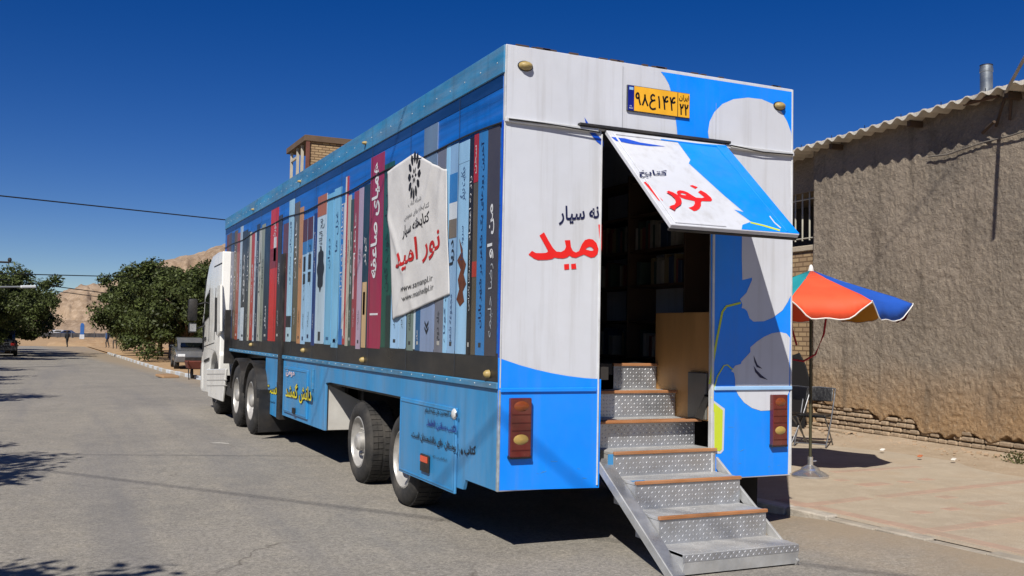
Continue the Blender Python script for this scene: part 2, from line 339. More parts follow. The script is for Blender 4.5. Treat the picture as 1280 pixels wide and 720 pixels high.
# shell: left side, right side, front, roof, floor
panel('side_panel', (0, .05, .03, L_, ZR, H_-.01), SIDE)
panel('side_panel', (W_-.05, W_, .03, L_, ZB, H_-.01), WHITE)
panel('front_wall', (.052, W_-.052, L_-.05, L_-.004, ZR, H_-.012), WHITE)
panel('roof', (.01, W_-.01, .02, L_-.01, H_-.012, H_+.02), TRIM)
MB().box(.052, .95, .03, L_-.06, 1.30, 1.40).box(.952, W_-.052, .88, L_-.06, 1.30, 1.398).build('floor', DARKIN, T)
MB().box(.052, .14, .04, 8.6, 1.0, 1.298).box(.3, .42, .9, 12.4, .95, 1.298).box(W_-.42, W_-.3, .9, 12.4, .95, 1.298).box(.42, W_-.42, 4.9, 5.0, .7, 1.298).build('chassis', BLACK, T, .01)
# rear face
rx0, rx1 = .838, 1.912
MB().box(0, rx0, -.004, .03, ZB, 3.25).build('rear_panel', WHITE, T, .005)
MB().box(rx1, W_, -.004, .03, ZB, 3.25).build('rear_panel', WHITE, T, .005)
MB().box(0, W_, -.004, .03, 3.252, H_+.015).build('rear_header', WHITE, T, .005)
# printed shapes on the rear
def rp(pts, off): return [B(x, y, off) for x, y in pts]
def rear_print(name, pts, m, off=.0065, holes=(), sm=False):
    loops = [rp(smooth_loop(pts) if sm else pts, off)]+[rp(smooth_loop(h), off) for h in holes]
    return poly_print(name, loops, m, T)
rear_print('blue_wave_print', [(622.5, 447), (634, 451), (650, 456.5), (670, 462), (690, 466.5), (710, 470), (730, 472.5), (751.3, 474), (748.6, 609.6), (622.2, 613.2)], BLUE)
rear_print('blue_ribbon_print', [(826, 89.5), (858, 94.5), (900, 101), (950, 108.8), (990.5, 115), (990.5, 191), (906, 180), (847, 173.5), (846, 160), (843.5, 140), (840.5, 120), (836, 105), (831, 96)], BLUE)
disc = [(887, 178.5), (885, 165), (887, 152), (893, 140), (903, 130), (917, 124), (935, 122), (952, 124), (966, 130), (977, 140), (984, 152), (989, 166), (990.3, 190.5)]
rear_print('white_disc_print', disc, WHITE, .009)
rear_print('blue_field_print', [(888.6, 258), (928, 292), (990, 293), (988, 440), (984.8, 592.5), (889.5, 598.5)], BLUE)
head = [(928, 250), (989.5, 258), (989, 368), (985, 377), (978, 388), (966, 397), (955, 401.5), (942, 402), (937, 398), (934, 389), (931, 386), (927, 385), (928, 380), (925, 374), (933, 366), (940, 350), (940, 347), (928, 350), (927.2, 320)]
rear_print('white_head_print', head, WHITE, .009)
blob = [(987.4, 422), (983, 417), (975, 415), (965, 416.5), (955, 421), (946, 427), (938, 434), (938, 440), (927, 452), (926, 455), (919, 457), (914, 464), (917.5, 466), (919, 474), (919, 486), (923, 494), (930, 503), (940, 510), (951, 513.5), (962, 513), (974, 508), (982, 500), (986.2, 490)]
rear_print('white_blob_print', blob, WHITE, .009)
for a in ([(942, 444), (943, 452), (946, 459), (953, 461), (947, 456), (944.5, 450)], [(942, 457), (944, 465), (950, 472), (960, 475), (952, 469), (946, 463)]): rear_print('navy_stroke_print', a, NAVY, .0115)
def stroke(pts, wd):
    l, r_ = [], []
    for i, p in enumerate(pts):
        a, b = np.array(pts[max(i-1, 0)], float), np.array(pts[min(i+1, len(pts)-1)], float); t = (b-a)/np.linalg.norm(b-a); n = np.array([-t[1], t[0]])*wd/2
        l.append(tuple(np.array(p)+n)); r_.append(tuple(np.array(p)-n))
    return l+r_[::-1]
rear_print('lime_line_print', stroke([(887, 480), (896, 425), (903, 390), (908, 383), (926, 378.5)], 2.6), LIME, .0115)
rear_print('lime_line_print', stroke([(889, 498), (897, 470), (905, 457), (909, 456), (916, 462)], 1.5), LIME, .0115)
rear_print('white_tag_print', [(889.2, 499), (894, 502), (906, 511), (904.5, 563), (901, 567), (889, 567)], WHITE, .009)
rear_print('lime_tag_print', [(889.2, 503), (893, 504), (903.5, 513), (902.5, 561), (900, 564), (893, 563), (892.8, 515), (889.2, 511)], LIME, .0115)
rear_print('blue_edge_print', [(622.3, 447), (627.6, 150), (629.8, 150), (624.3, 447)], MIDBLUE, .0065)
# the lettering on the rear left panel
zz = lambda pts, k=8., x0=650, y0=250: [(x0+x/k, y0+y/k) for x, y in pts]
RED_BODY = [(85, 545), (120, 508), (160, 530), (215, 531), (262, 528), (280, 515), (270, 490), (232, 420), (195, 355), (240, 322), (285, 405), (330, 480), (365, 515), (410, 520), (445, 500), (460, 470), (447, 403), (502, 400), (510, 470), (530, 510), (560, 525), (590, 510), (620, 440), (650, 400), (690, 388), (730, 395), (765, 430), (785, 490), (775, 540), (745, 570), (710, 577), (670, 560), (640, 545), (600, 560), (560, 578), (520, 572), (495, 555), (470, 575), (430, 585), (380, 582), (345, 575), (320, 590), (270, 598), (180, 600), (140, 585)]
rear_print('red_lettering', zz(RED_BODY), RED, .0085, holes=[zz([(655, 490), (690, 468), (720, 475), (735, 500), (715, 508), (680, 500)])])
rear_print('red_lettering', zz([(440, 643), (490, 638), (492, 692), (443, 697)]), RED, .0085)
rear_print('red_lettering', zz([(510, 641), (558, 634), (564, 688), (514, 692)]), RED, .0085)
rear_print('red_lettering', zz([(783, 246), (818, 243), (818, 480), (812, 520), (803, 470)]), RED, .0085)
lettering('انه سیار', [B(698.5, 281.5, .0085), B(752.6, 277.5, .0085), B(752.6, 255.5, .0085), B(698.5, 257.5, .0085)], NAVY, T, bold=.022)
rear_print('navy_crescent_print', [(730.5, 146.5), (732.5, 155), (738, 167), (746, 177), (754, 183), (754, 176), (746, 168), (739, 160), (734, 152)], MIDBLUE, .0075)
# ledges, trims, drips on the rear
for a, b in ((-.004, .80), (2.02, W_+.004)): MB().box(a, b, -.03, -.0045, 3.225, 3.262).build('drip_ledge', TRIM, T, .006)
MB().box(.62, 2.06, -.05, -.0045, 3.263, 3.285).build('hinge_rail', mat('dark_hinge_metal', '3a3a3c', .5, metal=.6, dust=.3), T, .004)
MB().tube([(.02, -.036, 3.245), (.3, -.04, 3.243), (.62, -.043, 3.232), (.8, -.046, 3.225)], .006, 6).build('cable', BLACK, T)
MB().tube([(W_-.02, -.036, 3.238), (2.4, -.04, 3.228), (2.06, -.045, 3.25)], .006, 6).build('cable', BLACK, T)
for x0, x1 in ((0, rx0-.02), (rx1+.02, W_)):
    MB().box(x0+.002, x1-.002, -.024, -.0115, 1.212, 1.245).build('waist_ledge', BLUE if x0 == 0 else mat('ledge_blue_white', '8fb6dc', .4, var=.1, dust=.1), T, .005)
MB().box(rx0-.007, rx0+.004, -.018, .03, ZB+.01, 3.22).build('door_jamb', TRIM, T, .003)
MB().box(rx1-.004, rx1+.018, -.018, .03, ZB+.05, 3.22).build('door_jamb', TRIM, T, .003)
MB().box(-.006, .012, -.010, .02, ZB, 1.23).build('corner_trim', mat('scraped_edge_metal', '9aa3a8', .55, metal=.3, var=.35, vscale=14, dust=.5), T, .003)
MB().box(-.003, .010, -.0085, .02, 1.24, H_+.01).build('corner_trim', TRIM, T, .003)
MB().box(W_-.012, W_+.004, -.0125, .02, ZB+.02, H_+.01).build('corner_trim', TRIM, T, .003)
for k in range(16):
    x = random.uniform(.1, 2.65); MB().obox((x, .01, H_+.022), (random.uniform(.01, .07), 0, 0), (0, .012, 0), (0, 0, random.uniform(.003, .008))).build('flaking_edge', mat('rusty_flake', '4a3a30', .8), T)
# plate
pf = MB().box(1.058, 1.658, -.022, -.0045, 3.432, 3.642).build('licence_plate', mat('plate_frame', '4a4d50', .4, metal=.5), T, .004)
YEL = mat('plate_yellow', 'e0a526', .4, var=.08, vscale=9)
MB().box(1.120, 1.652, -.0255, -.0225, 3.438, 3.636).build('plate_face', YEL, pf)
MB().box(1.064, 1.119, -.0255, -.0225, 3.438, 3.636).build('plate_band', mat('plate_navy', '101c78', .4), pf)
MB().box(1.073, 1.110, -.0275, -.0258, 3.602, 3.624).build('flag_print', mat('flag_pale', '8fb6d8', .5), pf)
MB().box(1.533, 1.538, -.0275, -.0258, 3.44, 3.634).build('plate_divider', BLACKP, pf)
rq = lambda x0, x1, z0, z1, y=-.0276: [Vector((x0, y, z0)), Vector((x1, y, z0)), Vector((x1, y, z1)), Vector((x0, y, z1))]
def glyph(strokes, x0, x1, z0, z1, th, par=None):           # strokes in a unit box, drawn with a broad pen
    for pts in strokes:
        pts = smooth_line(pts); l, r_ = [], []; P = [np.array((x0+(x1-x0)*a, z0+(z1-z0)*b)) for a, b in pts]
        for i, p in enumerate(P):
            d = P[min(i+1, len(P)-1)]-P[max(i-1, 0)]; d = d/np.linalg.norm(d); n = np.array([-d[1], d[0]])*th/2; l.append(p+n); r_.append(p-n)
        vs = [(q[0], -.0276, q[1]) for q in l]+[(q[0], -.0276, q[1]) for q in r_]; k = len(l)
        me = bpy.data.meshes.new('numeral'); me.from_pydata(vs, [], [(i, i+1, k+i+1, k+i) for i in range(k-1)]); link('numeral', me, BLACKP, pf)
def smooth_line(pts, k=5):
    if len(pts) < 3: return pts
    P = [pts[0]]+list(pts)+[pts[-1]]; out = []
    for i in range(1, len(P)-2):
        p0, p1, p2, p3 = [np.array(P[i+j], float) for j in (-1, 0, 1, 2)]
        for t in np.linspace(0, 1, k, endpoint=False): out.append(tuple(.5*((2*p1)+(-p0+p2)*t+(2*p0-5*p1+4*p2-p3)*t*t+(-p0+3*p1-3*p2+p3)*t**3)))
    return out+[tuple(pts[-1])]
N9 = [[(.66, .62), (.3, .55), (.12, .72), (.3, .93), (.55, .93), (.66, .72), (.7, .45), (.95, .03)]]; N8 = [[(.45, 1), (.4, .6), (.05, .03)], [(.45, 1), (.55, .6), (.97, .03)]]; N1 = [[(.3, 1), (.5, .6), (.6, .0)]]
N4 = [[(.1, 1), (.28, .6), (.42, .0)], [(.22, .72), (.45, .62), (.75, .62), (.98, .72)], [(.98, .98), (.7, .98), (.5, .84), (.48, .66)]]; N2 = [[(.08, 1), (.3, .6), (.38, .0)], [(.18, .78), (.4, .66), (.7, .7), (.92, 1.0)]]
AIN = [[(.8, .92), (.5, 1.0), (.22, .85), (.28, .66), (.55, .6), (.88, .66)], [(.55, .6), (.22, .48), (.05, .26), (.2, .06), (.55, .0), (.98, .08)]]
lx = 1.130
for g_, wd, z0, z1 in [(N9, .050, 3.487, 3.587), (N8, .056, 3.487, 3.580), (AIN, .062, 3.470, 3.587), (N1, .034, 3.484, 3.582), (N4, .056, 3.480, 3.587), (N4, .056, 3.480, 3.587)]:
    glyph(g_, lx, lx+wd, z0, z1, .0145); lx += wd+.0135
lettering('ایران', rq(1.546, 1.644, 3.568, 3.620), BLACKP, pf, bold=.012)
glyph(N2, 1.556, 1.592, 3.456, 3.545, .0135); glyph(N2, 1.602, 1.638, 3.456, 3.545, .0135)
lettering('I.R.', rq(1.078, 1.100, 3.468, 3.478), mat('plate_white', 'd0d4dc', .5), pf, fa=False)
lettering('IRAN', rq(1.073, 1.108, 3.450, 3.461), MATS['plate_white'], pf, fa=False)
# marker lamps and tail lights
def marker(loc, axis, rad=.05, flat=.55):
    prof = [(.0, .045), (rad*.5, .04), (rad*.85, .025), (rad, .0)]
    e = MB()
    if axis == 'y': e.lathe([(r_, -h) for r_, h in prof], (0, 0, 0), 'y', 16)
    else: e.lathe([(r_, -h) for r_, h in prof], (0, 0, 0), 'x', 12)
    o = e.build('marker_lamp', AMBER, T, smooth='all'); o.location = loc; o.scale = (1, 1, flat); return o
for q in ((656, 83), (973, 133)):
    p = B(*q); marker((p.x, -.012, p.z), 'y', .058, .6)
    o = MB().lathe([(.064, 0), (.064, -.008), (.05, -.010)], (0, 0, 0), 'y', 16).build('lamp_base', BLACK, T); o.location = (p.x, -.0045 if q[0] < 700 else -.0092, p.z); o.scale = (1, 1, .62)
def tail_light(x0, x1, z0, z1):
    h = MB().box(x0, x1, -.055, -.0075, z0, z1).build('tail_light', mat('tail_red', '581410', .22, var=.2, vscale=8, coat=.5, dust=.15), T, .01, seg=2)
    cx, w2, hh = (x0+x1)/2, (x1-x0)*.36, z1-z0
    for fz, col, nm in ((.86, '7a3c18', 'amber_disc'), (.30, 'a08648', 'reversing_disc')):
        d = MB().lathe([(0, -.012), (w2*.7, -.009), (w2, 0)], (0, 0, 0), 'y', 18).build('lens', mat('tail_'+nm, col, .2, coat=.5, var=.15, vscale=30), h, smooth='all')
        d.location = (cx, -.0552, z0+hh*fz); d.scale = (1, 1, .62)
    for fz in (.72, .58, .45, .12): MB().box(x0+.008, x1-.008, -.0575, -.0555, z0+hh*fz-.003, z0+hh*fz+.003).build('lens_rib', mat('tail_dark_red', '480e0c', .3), h)
    MB().box(x0-.004, x1+.008, -.05, -.007, z0-.012, z0+.012).build('housing', BLACK, h, .004)
tail_light(.074, .245, .735, 1.172); tail_light(2.515, 2.672, .745, 1.174)

# rear hatch raised on its top hinge
hx0, hx1 = .862, 2.008; HB = Vector((0, -.935, 2.425)); HT = Vector((0, -.03, 3.255)); ht = (HB-HT).normalized(); hn = Vector((0, ht.z, -ht.y)); hl = (HB-HT).length
if hn.z < 0: hn = -hn
HA = empty('hatch_door', (hx0, -.03, 3.255), T); hofs = Vector((hx0, -.03, 3.255))
def hat(name, mb, m, bevel=.004):
    mb.v = [tuple(Vector(v)-hofs) for v in mb.v]; return mb.build(name, m, HA, bevel)
def hp(u, t, n=0.): return Vector((hx0+(hx1-hx0)*u, HT.y, HT.z))+ht*hl*t+hn*n
def hbox(name, u0, u1, t0, t1, n0, n1, m, bev=.004):
    return hat(name, MB().obox((hp(u0, t0, n0)+hp(u1, t1, n1))/2, Vector(((hx1-hx0)*(u1-u0)/2, 0, 0)), ht*hl*(t1-t0)/2, hn*(n1-n0)/2), m, bev)
hbox('hatch_panel', 0, 1, 0, 1, -.035, 0, WHITE)
for u0, u1, t0, t1, m_ in ((.035, .05, .03, .985, WHITE), (.9, .915, .03, .985, BLUE), (.05, .42, .04, .052, WHITE), (.42, .9, .04, .052, BLUE), (.05, .42, .965, .985, WHITE)): hbox('hatch_rib', u0, u1, t0, t1, .0, .009, m_, .003)
hbox('hatch_lip', 0, 1, .985, 1.0, -.06, -.036, BLACK)
hpx = lambda pts, off: [invp(x, y, hp(0, 0, off), hn)-hofs for x, y in pts]
def hatch_print(name, pts, m, off=.0025, holes=(), sm=False): return poly_print(name, [hpx(smooth_loop(pts) if sm else pts, off)]+[hpx(h, off) for h in holes], m, HA)
poly_print('blue_ribbon_print', [hpx([(927, 286.5), (928, 281), (939, 277), (918, 262), (930, 265), (905, 244), (861, 204), (863, 199.5), (847, 177.5)], .0025)+[hp(1, .012, .0025)-hofs, hp(1, .995, .0025)-hofs]], BLUE, HA)
hatch_print('lime_line_print', stroke([(938, 278), (955, 282), (975, 288)], 2.0), LIME, .0045)
hatch_print('blue_crescent_print', [(764, 171), (782, 173), (800, 178), (832, 183), (812, 182.5), (790, 180), (770, 176)], MIDBLUE)
hatch_print('white_streak_print', stroke([(962, 270), (968, 278), (976, 285)], 1.4), WHITE, .0045)
z9 = lambda pts: zz(pts, 8., 790, 200)
hatch_print('red_lettering', z9([(660, 320), (688, 302), (740, 330), (790, 375), (802, 398), (790, 412), (740, 412), (700, 410), (690, 420), (690, 455), (675, 485), (645, 505), (620, 510), (565, 476), (590, 470), (615, 458), (628, 435), (625, 410), (590, 402), (540, 392), (490, 375), (460, 350), (448, 325), (455, 308), (480, 302), (520, 308), (560, 325), (600, 352), (640, 375), (700, 380), (725, 372)]), RED, .0035, holes=[z9([(480, 335), (500, 330), (530, 338), (548, 348), (530, 352), (500, 348)])])
hatch_print('red_lettering', z9([(577, 256), (603, 250), (657, 270), (635, 288)]), RED, .0035)
hatch_print('red_lettering', z9([(345, 320), (365, 306), (410, 322), (460, 350), (490, 385), (498, 415), (488, 445), (460, 465), (440, 478), (428, 503), (370, 470), (390, 455), (425, 445), (440, 420), (430, 385), (395, 350)]), RED, .0115)
hatch_print('red_lettering', z9([(118, 222), (135, 216), (310, 405), (268, 405), (200, 320)]), RED, .0035)
k9 = z9([(75, 172), (360, 172), (345, 112), (60, 112)])
lettering('کتابخ', hpx([(800, 221.5), (835, 221.5), (833.5, 212.5), (797.5, 212.5)], .0115), NAVY, HA, bold=.02)

# roof edge, seam cord and printed side
MB().box(-.014, .03, .0, L_, 3.60, H_+.012).build('top_rail', RAIL, T, .006)
MB().box(-.0035, .03, .04, L_-.02, 3.50, 3.598).build('below_rail_band', mat('deep_blue_band', '0d3566', .4, var=.4, vscale=2, stretch=(1, .3, 4)), T)  # dark blue band along the side, directly below the top rail
cord = [(-.012, y_, 3.225+.02*math.sin(y_*.9)+.012*math.sin(y_*2.7)+(.03 if y_ > 2 else 0)) for y_ in np.linspace(.02, L_-.02, 60)]
MB().tube(cord, .0085, 5).build('seam_cord', mat('dark_cord', '1b1f24', .7), T)
MB().box(-.005, .0, .02, L_, 1.285, 1.497).build('shelf_print', SHELFP, T)
MB().box(-.022, .04, .0, L_, 1.232, 1.283).build('waist_rail', RAIL, T, .006)
spines = [  # left px, right px at the shelf, top px, colour
 (280.3, 283, 294, '5a2c2c'), (283, 286, 292, '4a3a30'), (286, 290, 292, '22365e'), (290, 293.5, 289, '5c4c36'), (293.5, 296.6, 292, '8a3a26'), (297, 300, 283, '93a6b6'), (300, 306, 289, '24272a'), (306, 309, 290, '31383c'),
 (309, 311, 291, 'a9a998'), (311.5, 315.5, 291, 'a03424'), (315.5, 317.6, 291, 'aab6c2'), (317.6, 321, 281, '132038'), (321, 324, 286, 'a9aca4'), (324, 328, 281, '7d8478'), (328, 334.5, 283, '0f2236'), (335, 344, 262, 'b4201c'), (344.3, 349, 270, '2a2426'),
 (351, 357, 280, '5a3038'), (357.5, 363.5, 249, '8fb6cc'), (364.5, 370.5, 254, '575240'), (371, 375.4, 260, 'a87a52'), (375.8, 381.2, 275, '8fb4d2'), (381.6, 388.3, 272, '8fb4d2'), (389, 393, 267, '0f2f70'), (393.4, 404.6, 245, 'a6bccc'),
 (405.4, 413.2, 243, '6aa8cc'), (414, 422.6, 236, '72aed2'), (423.2, 428, 236, '1a66ae'), (428, 431.2, 222, 'a23434'), (431.5, 434.8, 245, 'aaa89a'), (435, 438.7, 250, '34463e'), (439, 444.4, 240, '8a343e'), (445, 450.6, 236, 'a292a6'), (451, 458.4, 232, '0a3040'),
 (459, 475.2, 195, '8e1f42'), (476, 488, 205, '0a4a3c'), (488.3, 498.6, 230, '8fb4d6'), (499.2, 507, 230, '96bada'), (508, 516.8, 230, '647670'), (517, 519.2, 230, 'b4c4ce'), (519.4, 525, 230, '124f7e'), (525.4, 542.2, 156, '788cae'), (543, 553.6, 186, '666a78'), (554, 558.4, 184, '88b8da'), (559, 568.6, 182, '7fa4c8'), (569.8, 583, 178, '8cb8da'), (583.2, 588.6, 173, '101216'), (589, 594.4, 169, '514a3c'), (594.8, 605.6, 164, '2f72ae'), (606, 620.6, 159, '3c3a42')]
SP = {}
for k, (a, b, tp, c) in enumerate(spines):
    y0, y1 = side_y(b, 1.5), side_y(a, 1.5); zt = S((a+b)/2+3, tp).z; zb = 1.47+random.uniform(-.025, .025)
    if k > 40: zb = 1.475
    o = MB().box(-.0075, -.001, y0, y1, zb, min(zt, 3.49)).build('book_spine', SPINE, T, color=lin(c)); SP[k] = (y0, y1, zb, min(zt, 3.49), o)
def band(k, f0, f1, c, in0=0., in1=1., name='spine_band'):
    y0, y1, z0, z1, o = SP[k]; h = z1-z0; dy = y1-y0
    return MB().box(-.0095, -.0078, y0+dy*in0+.0006, y0+dy*in1-.0006, z0+h*f0, z0+h*f1).build(name, SPINE, o, color=lin(c))
def spine_text(k, s, f0, f1, c, m0=.2, m1=.8, bold=.0, fa=True):   # runs upwards as read from the left edge
    y0, y1, z0, z1, o = SP[k]; h = z1-z0; dy = y1-y0; x = -.0102
    A, Bq = z0+h*f0, z0+h*f1; ya, yb = y0+dy*m0, y0+dy*m1
    return lettering(s, [Vector((x, ya, A)), Vector((x, ya, Bq)), Vector((x, yb, Bq)), Vector((x, yb, A))], c, o, bold, fa)
WHITEP = mat('white_print', 'c8ccd0', .45, var=.05); INK = mat('ink_print', '1a2028', .45, var=.05); BLUEINK = mat('blue_ink_print', '1c3a6a', .45, var=.05)
band(16-1, .55, .7, '7a1014'); band(15, .6, .78, 'c8ccd0', .15, .5)
band(6, 0, .3, 'b4c0ca', .3, 1.); band(18, 0, .1, '9db8c4'); band(18, .1, .18, '1a1c20')
for k in (21, 22): band(k, .82, 1., '4a2028'); band(k, .72, .82, '2a6aa4'); band(k, .58, .70, '1c2028', .25, .75); band(k, .48, .56, '1c2028', .25, .75); band(k, .03, .06, '1c2a50', .35, .65)
band(24, .86, 1., '9a5a3a'); band(25, .03, .05, '2a5a84', .3, .7); band(26, .03, .05, '2a5a84', .3, .7)
band(33, .0, .40, 'b99c74', .15, .85); band(33, .2, .34, '2a2018', .35, .7)
band(35, .0, .28, '0c2a26', .0, .5); band(41, .58, 1., '5f7690')
band(47, .78, 1., 'a01820'); band(45, .90, 1., '8cb8da'); band(47, .35, .42, '9a3020')
band(27, .1, .9, 'b4b8be', .0, .3); band(28, .05, 1., 'c0c0c0', .55, 1.); band(31, .3, .6, 'b8a0a8', .6, .9)
band(44, .72, .86, '2a70b0'); band(44, .64, .72, 'c0c8d0'); band(44, .55, .64, '6a6258')
# medallion on the white spine and the crimson spine's title
y0, y1, z0, z1, o = SP[24]; cy, cz_ = (y0+y1)/2, z0+(z1-z0)*.5
poly_print('medallion_print', [[(-.0105, cy+.36*(y1-y0)*math.cos(q)*(1+.12*math.cos(8*q)), cz_+.27*math.sin(q)*(1+.08*math.cos(8*q))) for q in np.linspace(0, 2*math.pi, 48, endpoint=False)]], INK, o)
spine_text(24, 'نهج البلاغه', .64, .84, INK, .2, .75); band(24, .02, .08, '2a2e34', .35, .6)
spine_text(34, 'همپای صاعقه', .36, .96, WHITEP, .18, .85, .03); band(34, .17, .18, 'd0d0d4', .2, .8)
spine_text(33, 'کوثر', .5, .68, WHITEP, .25, .75)
spine_text(35, 'قصه های خوب کهن', .3, .95, INK, .3, .8)
spine_text(49, 'من او', .42, .66, WHITEP, .3, .85, .02); spine_text(49, 'رضا حلیمه', .08, .4, mat('grey_print', '9aa0a8', .5), .3, .7)
spine_text(48, 'آخرین روزهای یک شاعر در شهر باران', .12, .95, NAVY, .3, .72, .01)
spine_text(46, 'راز به اعتماد', .52, .82, WHITEP, .25, .8); spine_text(46, 'محمدرضا بایرامی', .2, .48, WHITEP, .3, .7)
spine_text(45, 'حکایت دیگر', .72, .88, BLUEINK, .25, .8); spine_text(45, 'سروده ها', .44, .6, BLUEINK, .35, .65)
spine_text(44, 'دریا', .42, .54, INK, .2, .8, .03); spine_text(43, 'داستان کوتاه', .05, .5, BLUEINK, .2, .8); spine_text(44, 'مجموعه شعر', .05, .28, BLUEINK, .3, .7)
spine_text(42, 'جلد دوم', .06, .2, INK, .3, .7); spine_text(40, 'شهر', .06, .12, WHITEP, .3, .7); spine_text(18, 'گلستان سعدی', .4, .85, BLUEINK, .3, .7); spine_text(25, 'دیوان', .5, .7, BLUEINK, .3, .7); spine_text(26, 'غزل ها', .6, .85, BLUEINK, .3, .7)
spine_text(13-1, 'حافظ', .4, .8, INK, .2, .8); spine_text(2, 'تاریخ', .2, .7, WHITEP, .2, .8); spine_text(14, 'سفر', .1, .3, WHITEP, .3, .7); spine_text(15, 'خورشید', .72, .9, WHITEP, .2, .6); spine_text(27, 'افسانه های ایران', .3, .9, WHITEP, .3, .9); spine_text(47, 'سخن', .82, .95, WHITEP, .3, .8)
for k in (38, 39, 41, 45):                           # little printed marks
    y0, y1, z0, z1, o = SP[k]; cy = (y0+y1)/2
    if k == 41:
        for d in (0, .05): poly_print('chevron_print', [[(-.0105, cy+.05, 1.70+d), (-.0105, cy, 1.66+d), (-.0105, cy-.05, 1.70+d), (-.0105, cy-.05, 1.672+d), (-.0105, cy, 1.625+d), (-.0105, cy+.05, 1.672+d)]], INK, o)
lz = SP[45]; cy = (lz[0]+lz[1])/2; dy = (lz[1]-lz[0])
orn = [(0.1, 1.86), (.45, 1.92), (.2, 2.0), (.35, 2.08), (.1, 2.16), (.45, 2.24), (.1, 2.30), (.3, 2.42), (-.05, 2.33), (-.1, 2.26), (-.4, 2.2), (-.2, 2.12), (-.45, 2.04), (-.15, 1.98), (-.3, 1.9)]
poly_print('ornament_print', [[(-.0105, cy+u_*dy, z_) for u_, z_ in orn]], mat('brown_print', '5a3018', .45, var=.35, vscale=14), lz[4])
TITLES = ['بوستان', 'شاهنامه', 'کلیله و دمنه', 'تاریخ ایران', 'جهان پهلوان', 'سفرنامه', 'مثنوی', 'خاطرات', 'باغ انار', 'قصه شب', 'پرواز', 'آسمان آبی']
DONE = {2, 12, 14, 15, 18, 24, 25, 26, 27, 33, 34, 35, 40, 41, 42, 43, 44, 45, 46, 47, 48, 49}
for k in range(len(spines)):
    c = lin(spines[k][3]); lum = .2*c[0]+.7*c[1]+.1*c[2]; ink = INK if lum > .16 else WHITEP
    if k not in DONE and SP[k][1]-SP[k][0] > .05:
        spine_text(k, TITLES[k % 12], .35+.1*(k % 3), .62+.08*(k % 4), ink, .28, .74); spine_text(k, TITLES[(k*5+3) % 12], .12, .24, ink, .36, .66)
    if k % 2 == 0 and k not in (21, 22, 24, 34): band(k, .035, .055, '2a2e34' if lum > .16 else 'a8a8a4', .36, .64)
for k in range(1, 11):                                  # vertical joints of the wrap, thin strips in a dark colour of their own
    y_ = k*1.22-.35; MB().box(-.0118, -.0106, y_, y_+.006, 1.29, 3.59).build('wrap_joint', mat('dark_joint', '2a3440', .6), T)
for z_, n_ in ((3.70, 40), (1.262, 44)):
    m = MB()
    for k in range(n_):
        y_ = .12+k*(L_-.2)/n_; x_ = -.014 if z_ > 3 else -.022; m.lathe([(.006, 0), (.005, -.003), (.001, -.004)], (x_, y_, z_+random.uniform(-.003, .003)), 'x', 6)
    m.build('rivets', TRIM, T)['kind'] = 'stuff'
for x_, z0, z1 in ((1.02, 3.29, 3.79), (1.93, 3.29, 3.60)): MB().box(x_, x_+.003, -.0098, -.0092, z0, z1).build('vinyl_joint', mat('vinyl_joint_grey', '8a8c90', .6), T)
SCR = mat('bare_scratch', '3f84c4', .6, var=.3)
for k in range(15):                                     # chips and scratches along the lower blue panels
    x_ = random.choice((random.uniform(.05, .8), random.uniform(1.95, 2.7))); z_ = ZB+abs(random.gauss(0, .16))+.012; l = random.uniform(.006, .03)
    if (x_ < .27 or x_ > 2.5) and z_ > .70: continue
    MB().obox((x_, -.0072, z_), (l, 0, random.uniform(-.4, .4)*l), (0, .0004, 0), (0, 0, random.uniform(.001, .003))).build('scratch', SCR, T)
# side markers
for px, py in ((612, 467.5), (455, 450), (380.5, 438), (315, 431), (278.6, 426)):
    p = S(px, py); marker((-.008, p.y, p.z), 'x', .033, 1.)
for px, py in ((459, 179), (377, 227), (318, 262)):
    p = S(px, py); marker((-.014, p.y, p.z), 'x', .026, .8)
# lower skirt on the near side
def side_poly(name, pts, m, x0, x1):
    return MB().prism([(x0, S(a, b).y, S(a, b).z) for a, b in pts], (x1-x0, 0, 0)).build(name, m, T, .003)
yA0, yA1 = 2.18, 5.06
MB().prism([(0, .02, 1.23), (0, 7.45, 1.23), (0, 7.45, .43), (0, yA1, .44), (0, yA1, 1.01), (0, yA1-.2, 1.03), (0, yA0, 1.03), (0, yA0, .36), (0, .66, .40), (0, .62, ZB), (0, .02, ZB)], (.03, 0, 0)).build('skirt_panel', SKIRT, T, .003)
MB().prism([(-.004, 7.72, 1.23), (-.004, 8.72, 1.23), (-.004, 8.76, .385), (-.004, 7.74, .36)], (.03, 0, 0)).build('skirt_panel', SKIRT, T, .003)
panel('black_post', (-.035, .06, 7.47, 7.70, .36, 2.75), BLACK)
def hatch(y0, y1, z0, z1, nm='locker_door'):
    d = MB().box(-.022, -.0005, y0, y1, z0, z1).build(nm, SKIRT, T, .004)
    for b_ in ((y0+.02, y1-.02, z0+.02, z0+.035), (y0+.02, y1-.02, z1-.035, z1-.02), (y0+.02, y0+.035, z0+.036, z1-.036), (y1-.035, y1-.02, z0+.036, z1-.036)): MB().box(-.028, -.0225, *b_).build('rim', SKIRT, d, .002)
    return d
d1 = hatch(.79, 2.19, .345, 1.035)
MB().lathe([(0, -.02), (.03, -.017), (.045, -.006), (.047, 0)], (-.022, .82, .985), 'x', 14).build('latch_disc', TRIM, d1, smooth='all')
q0, q1 = S(531, 566), S(541, 590); q2 = S(531, 588)
rl = MB().box(-.045, -.0285, q1.y, q0.y, q2.z, q0.z).build('reflector_lamp', BLACK, d1, .006); MB().box(-.05, -.0455, q1.y+.015, q0.y-.015, q2.z+(q0.z-q2.z)*.55, q0.z-.015).build('lens', mat('orange_lens', 'd0481a', .25, coat=.5), d1, .004)
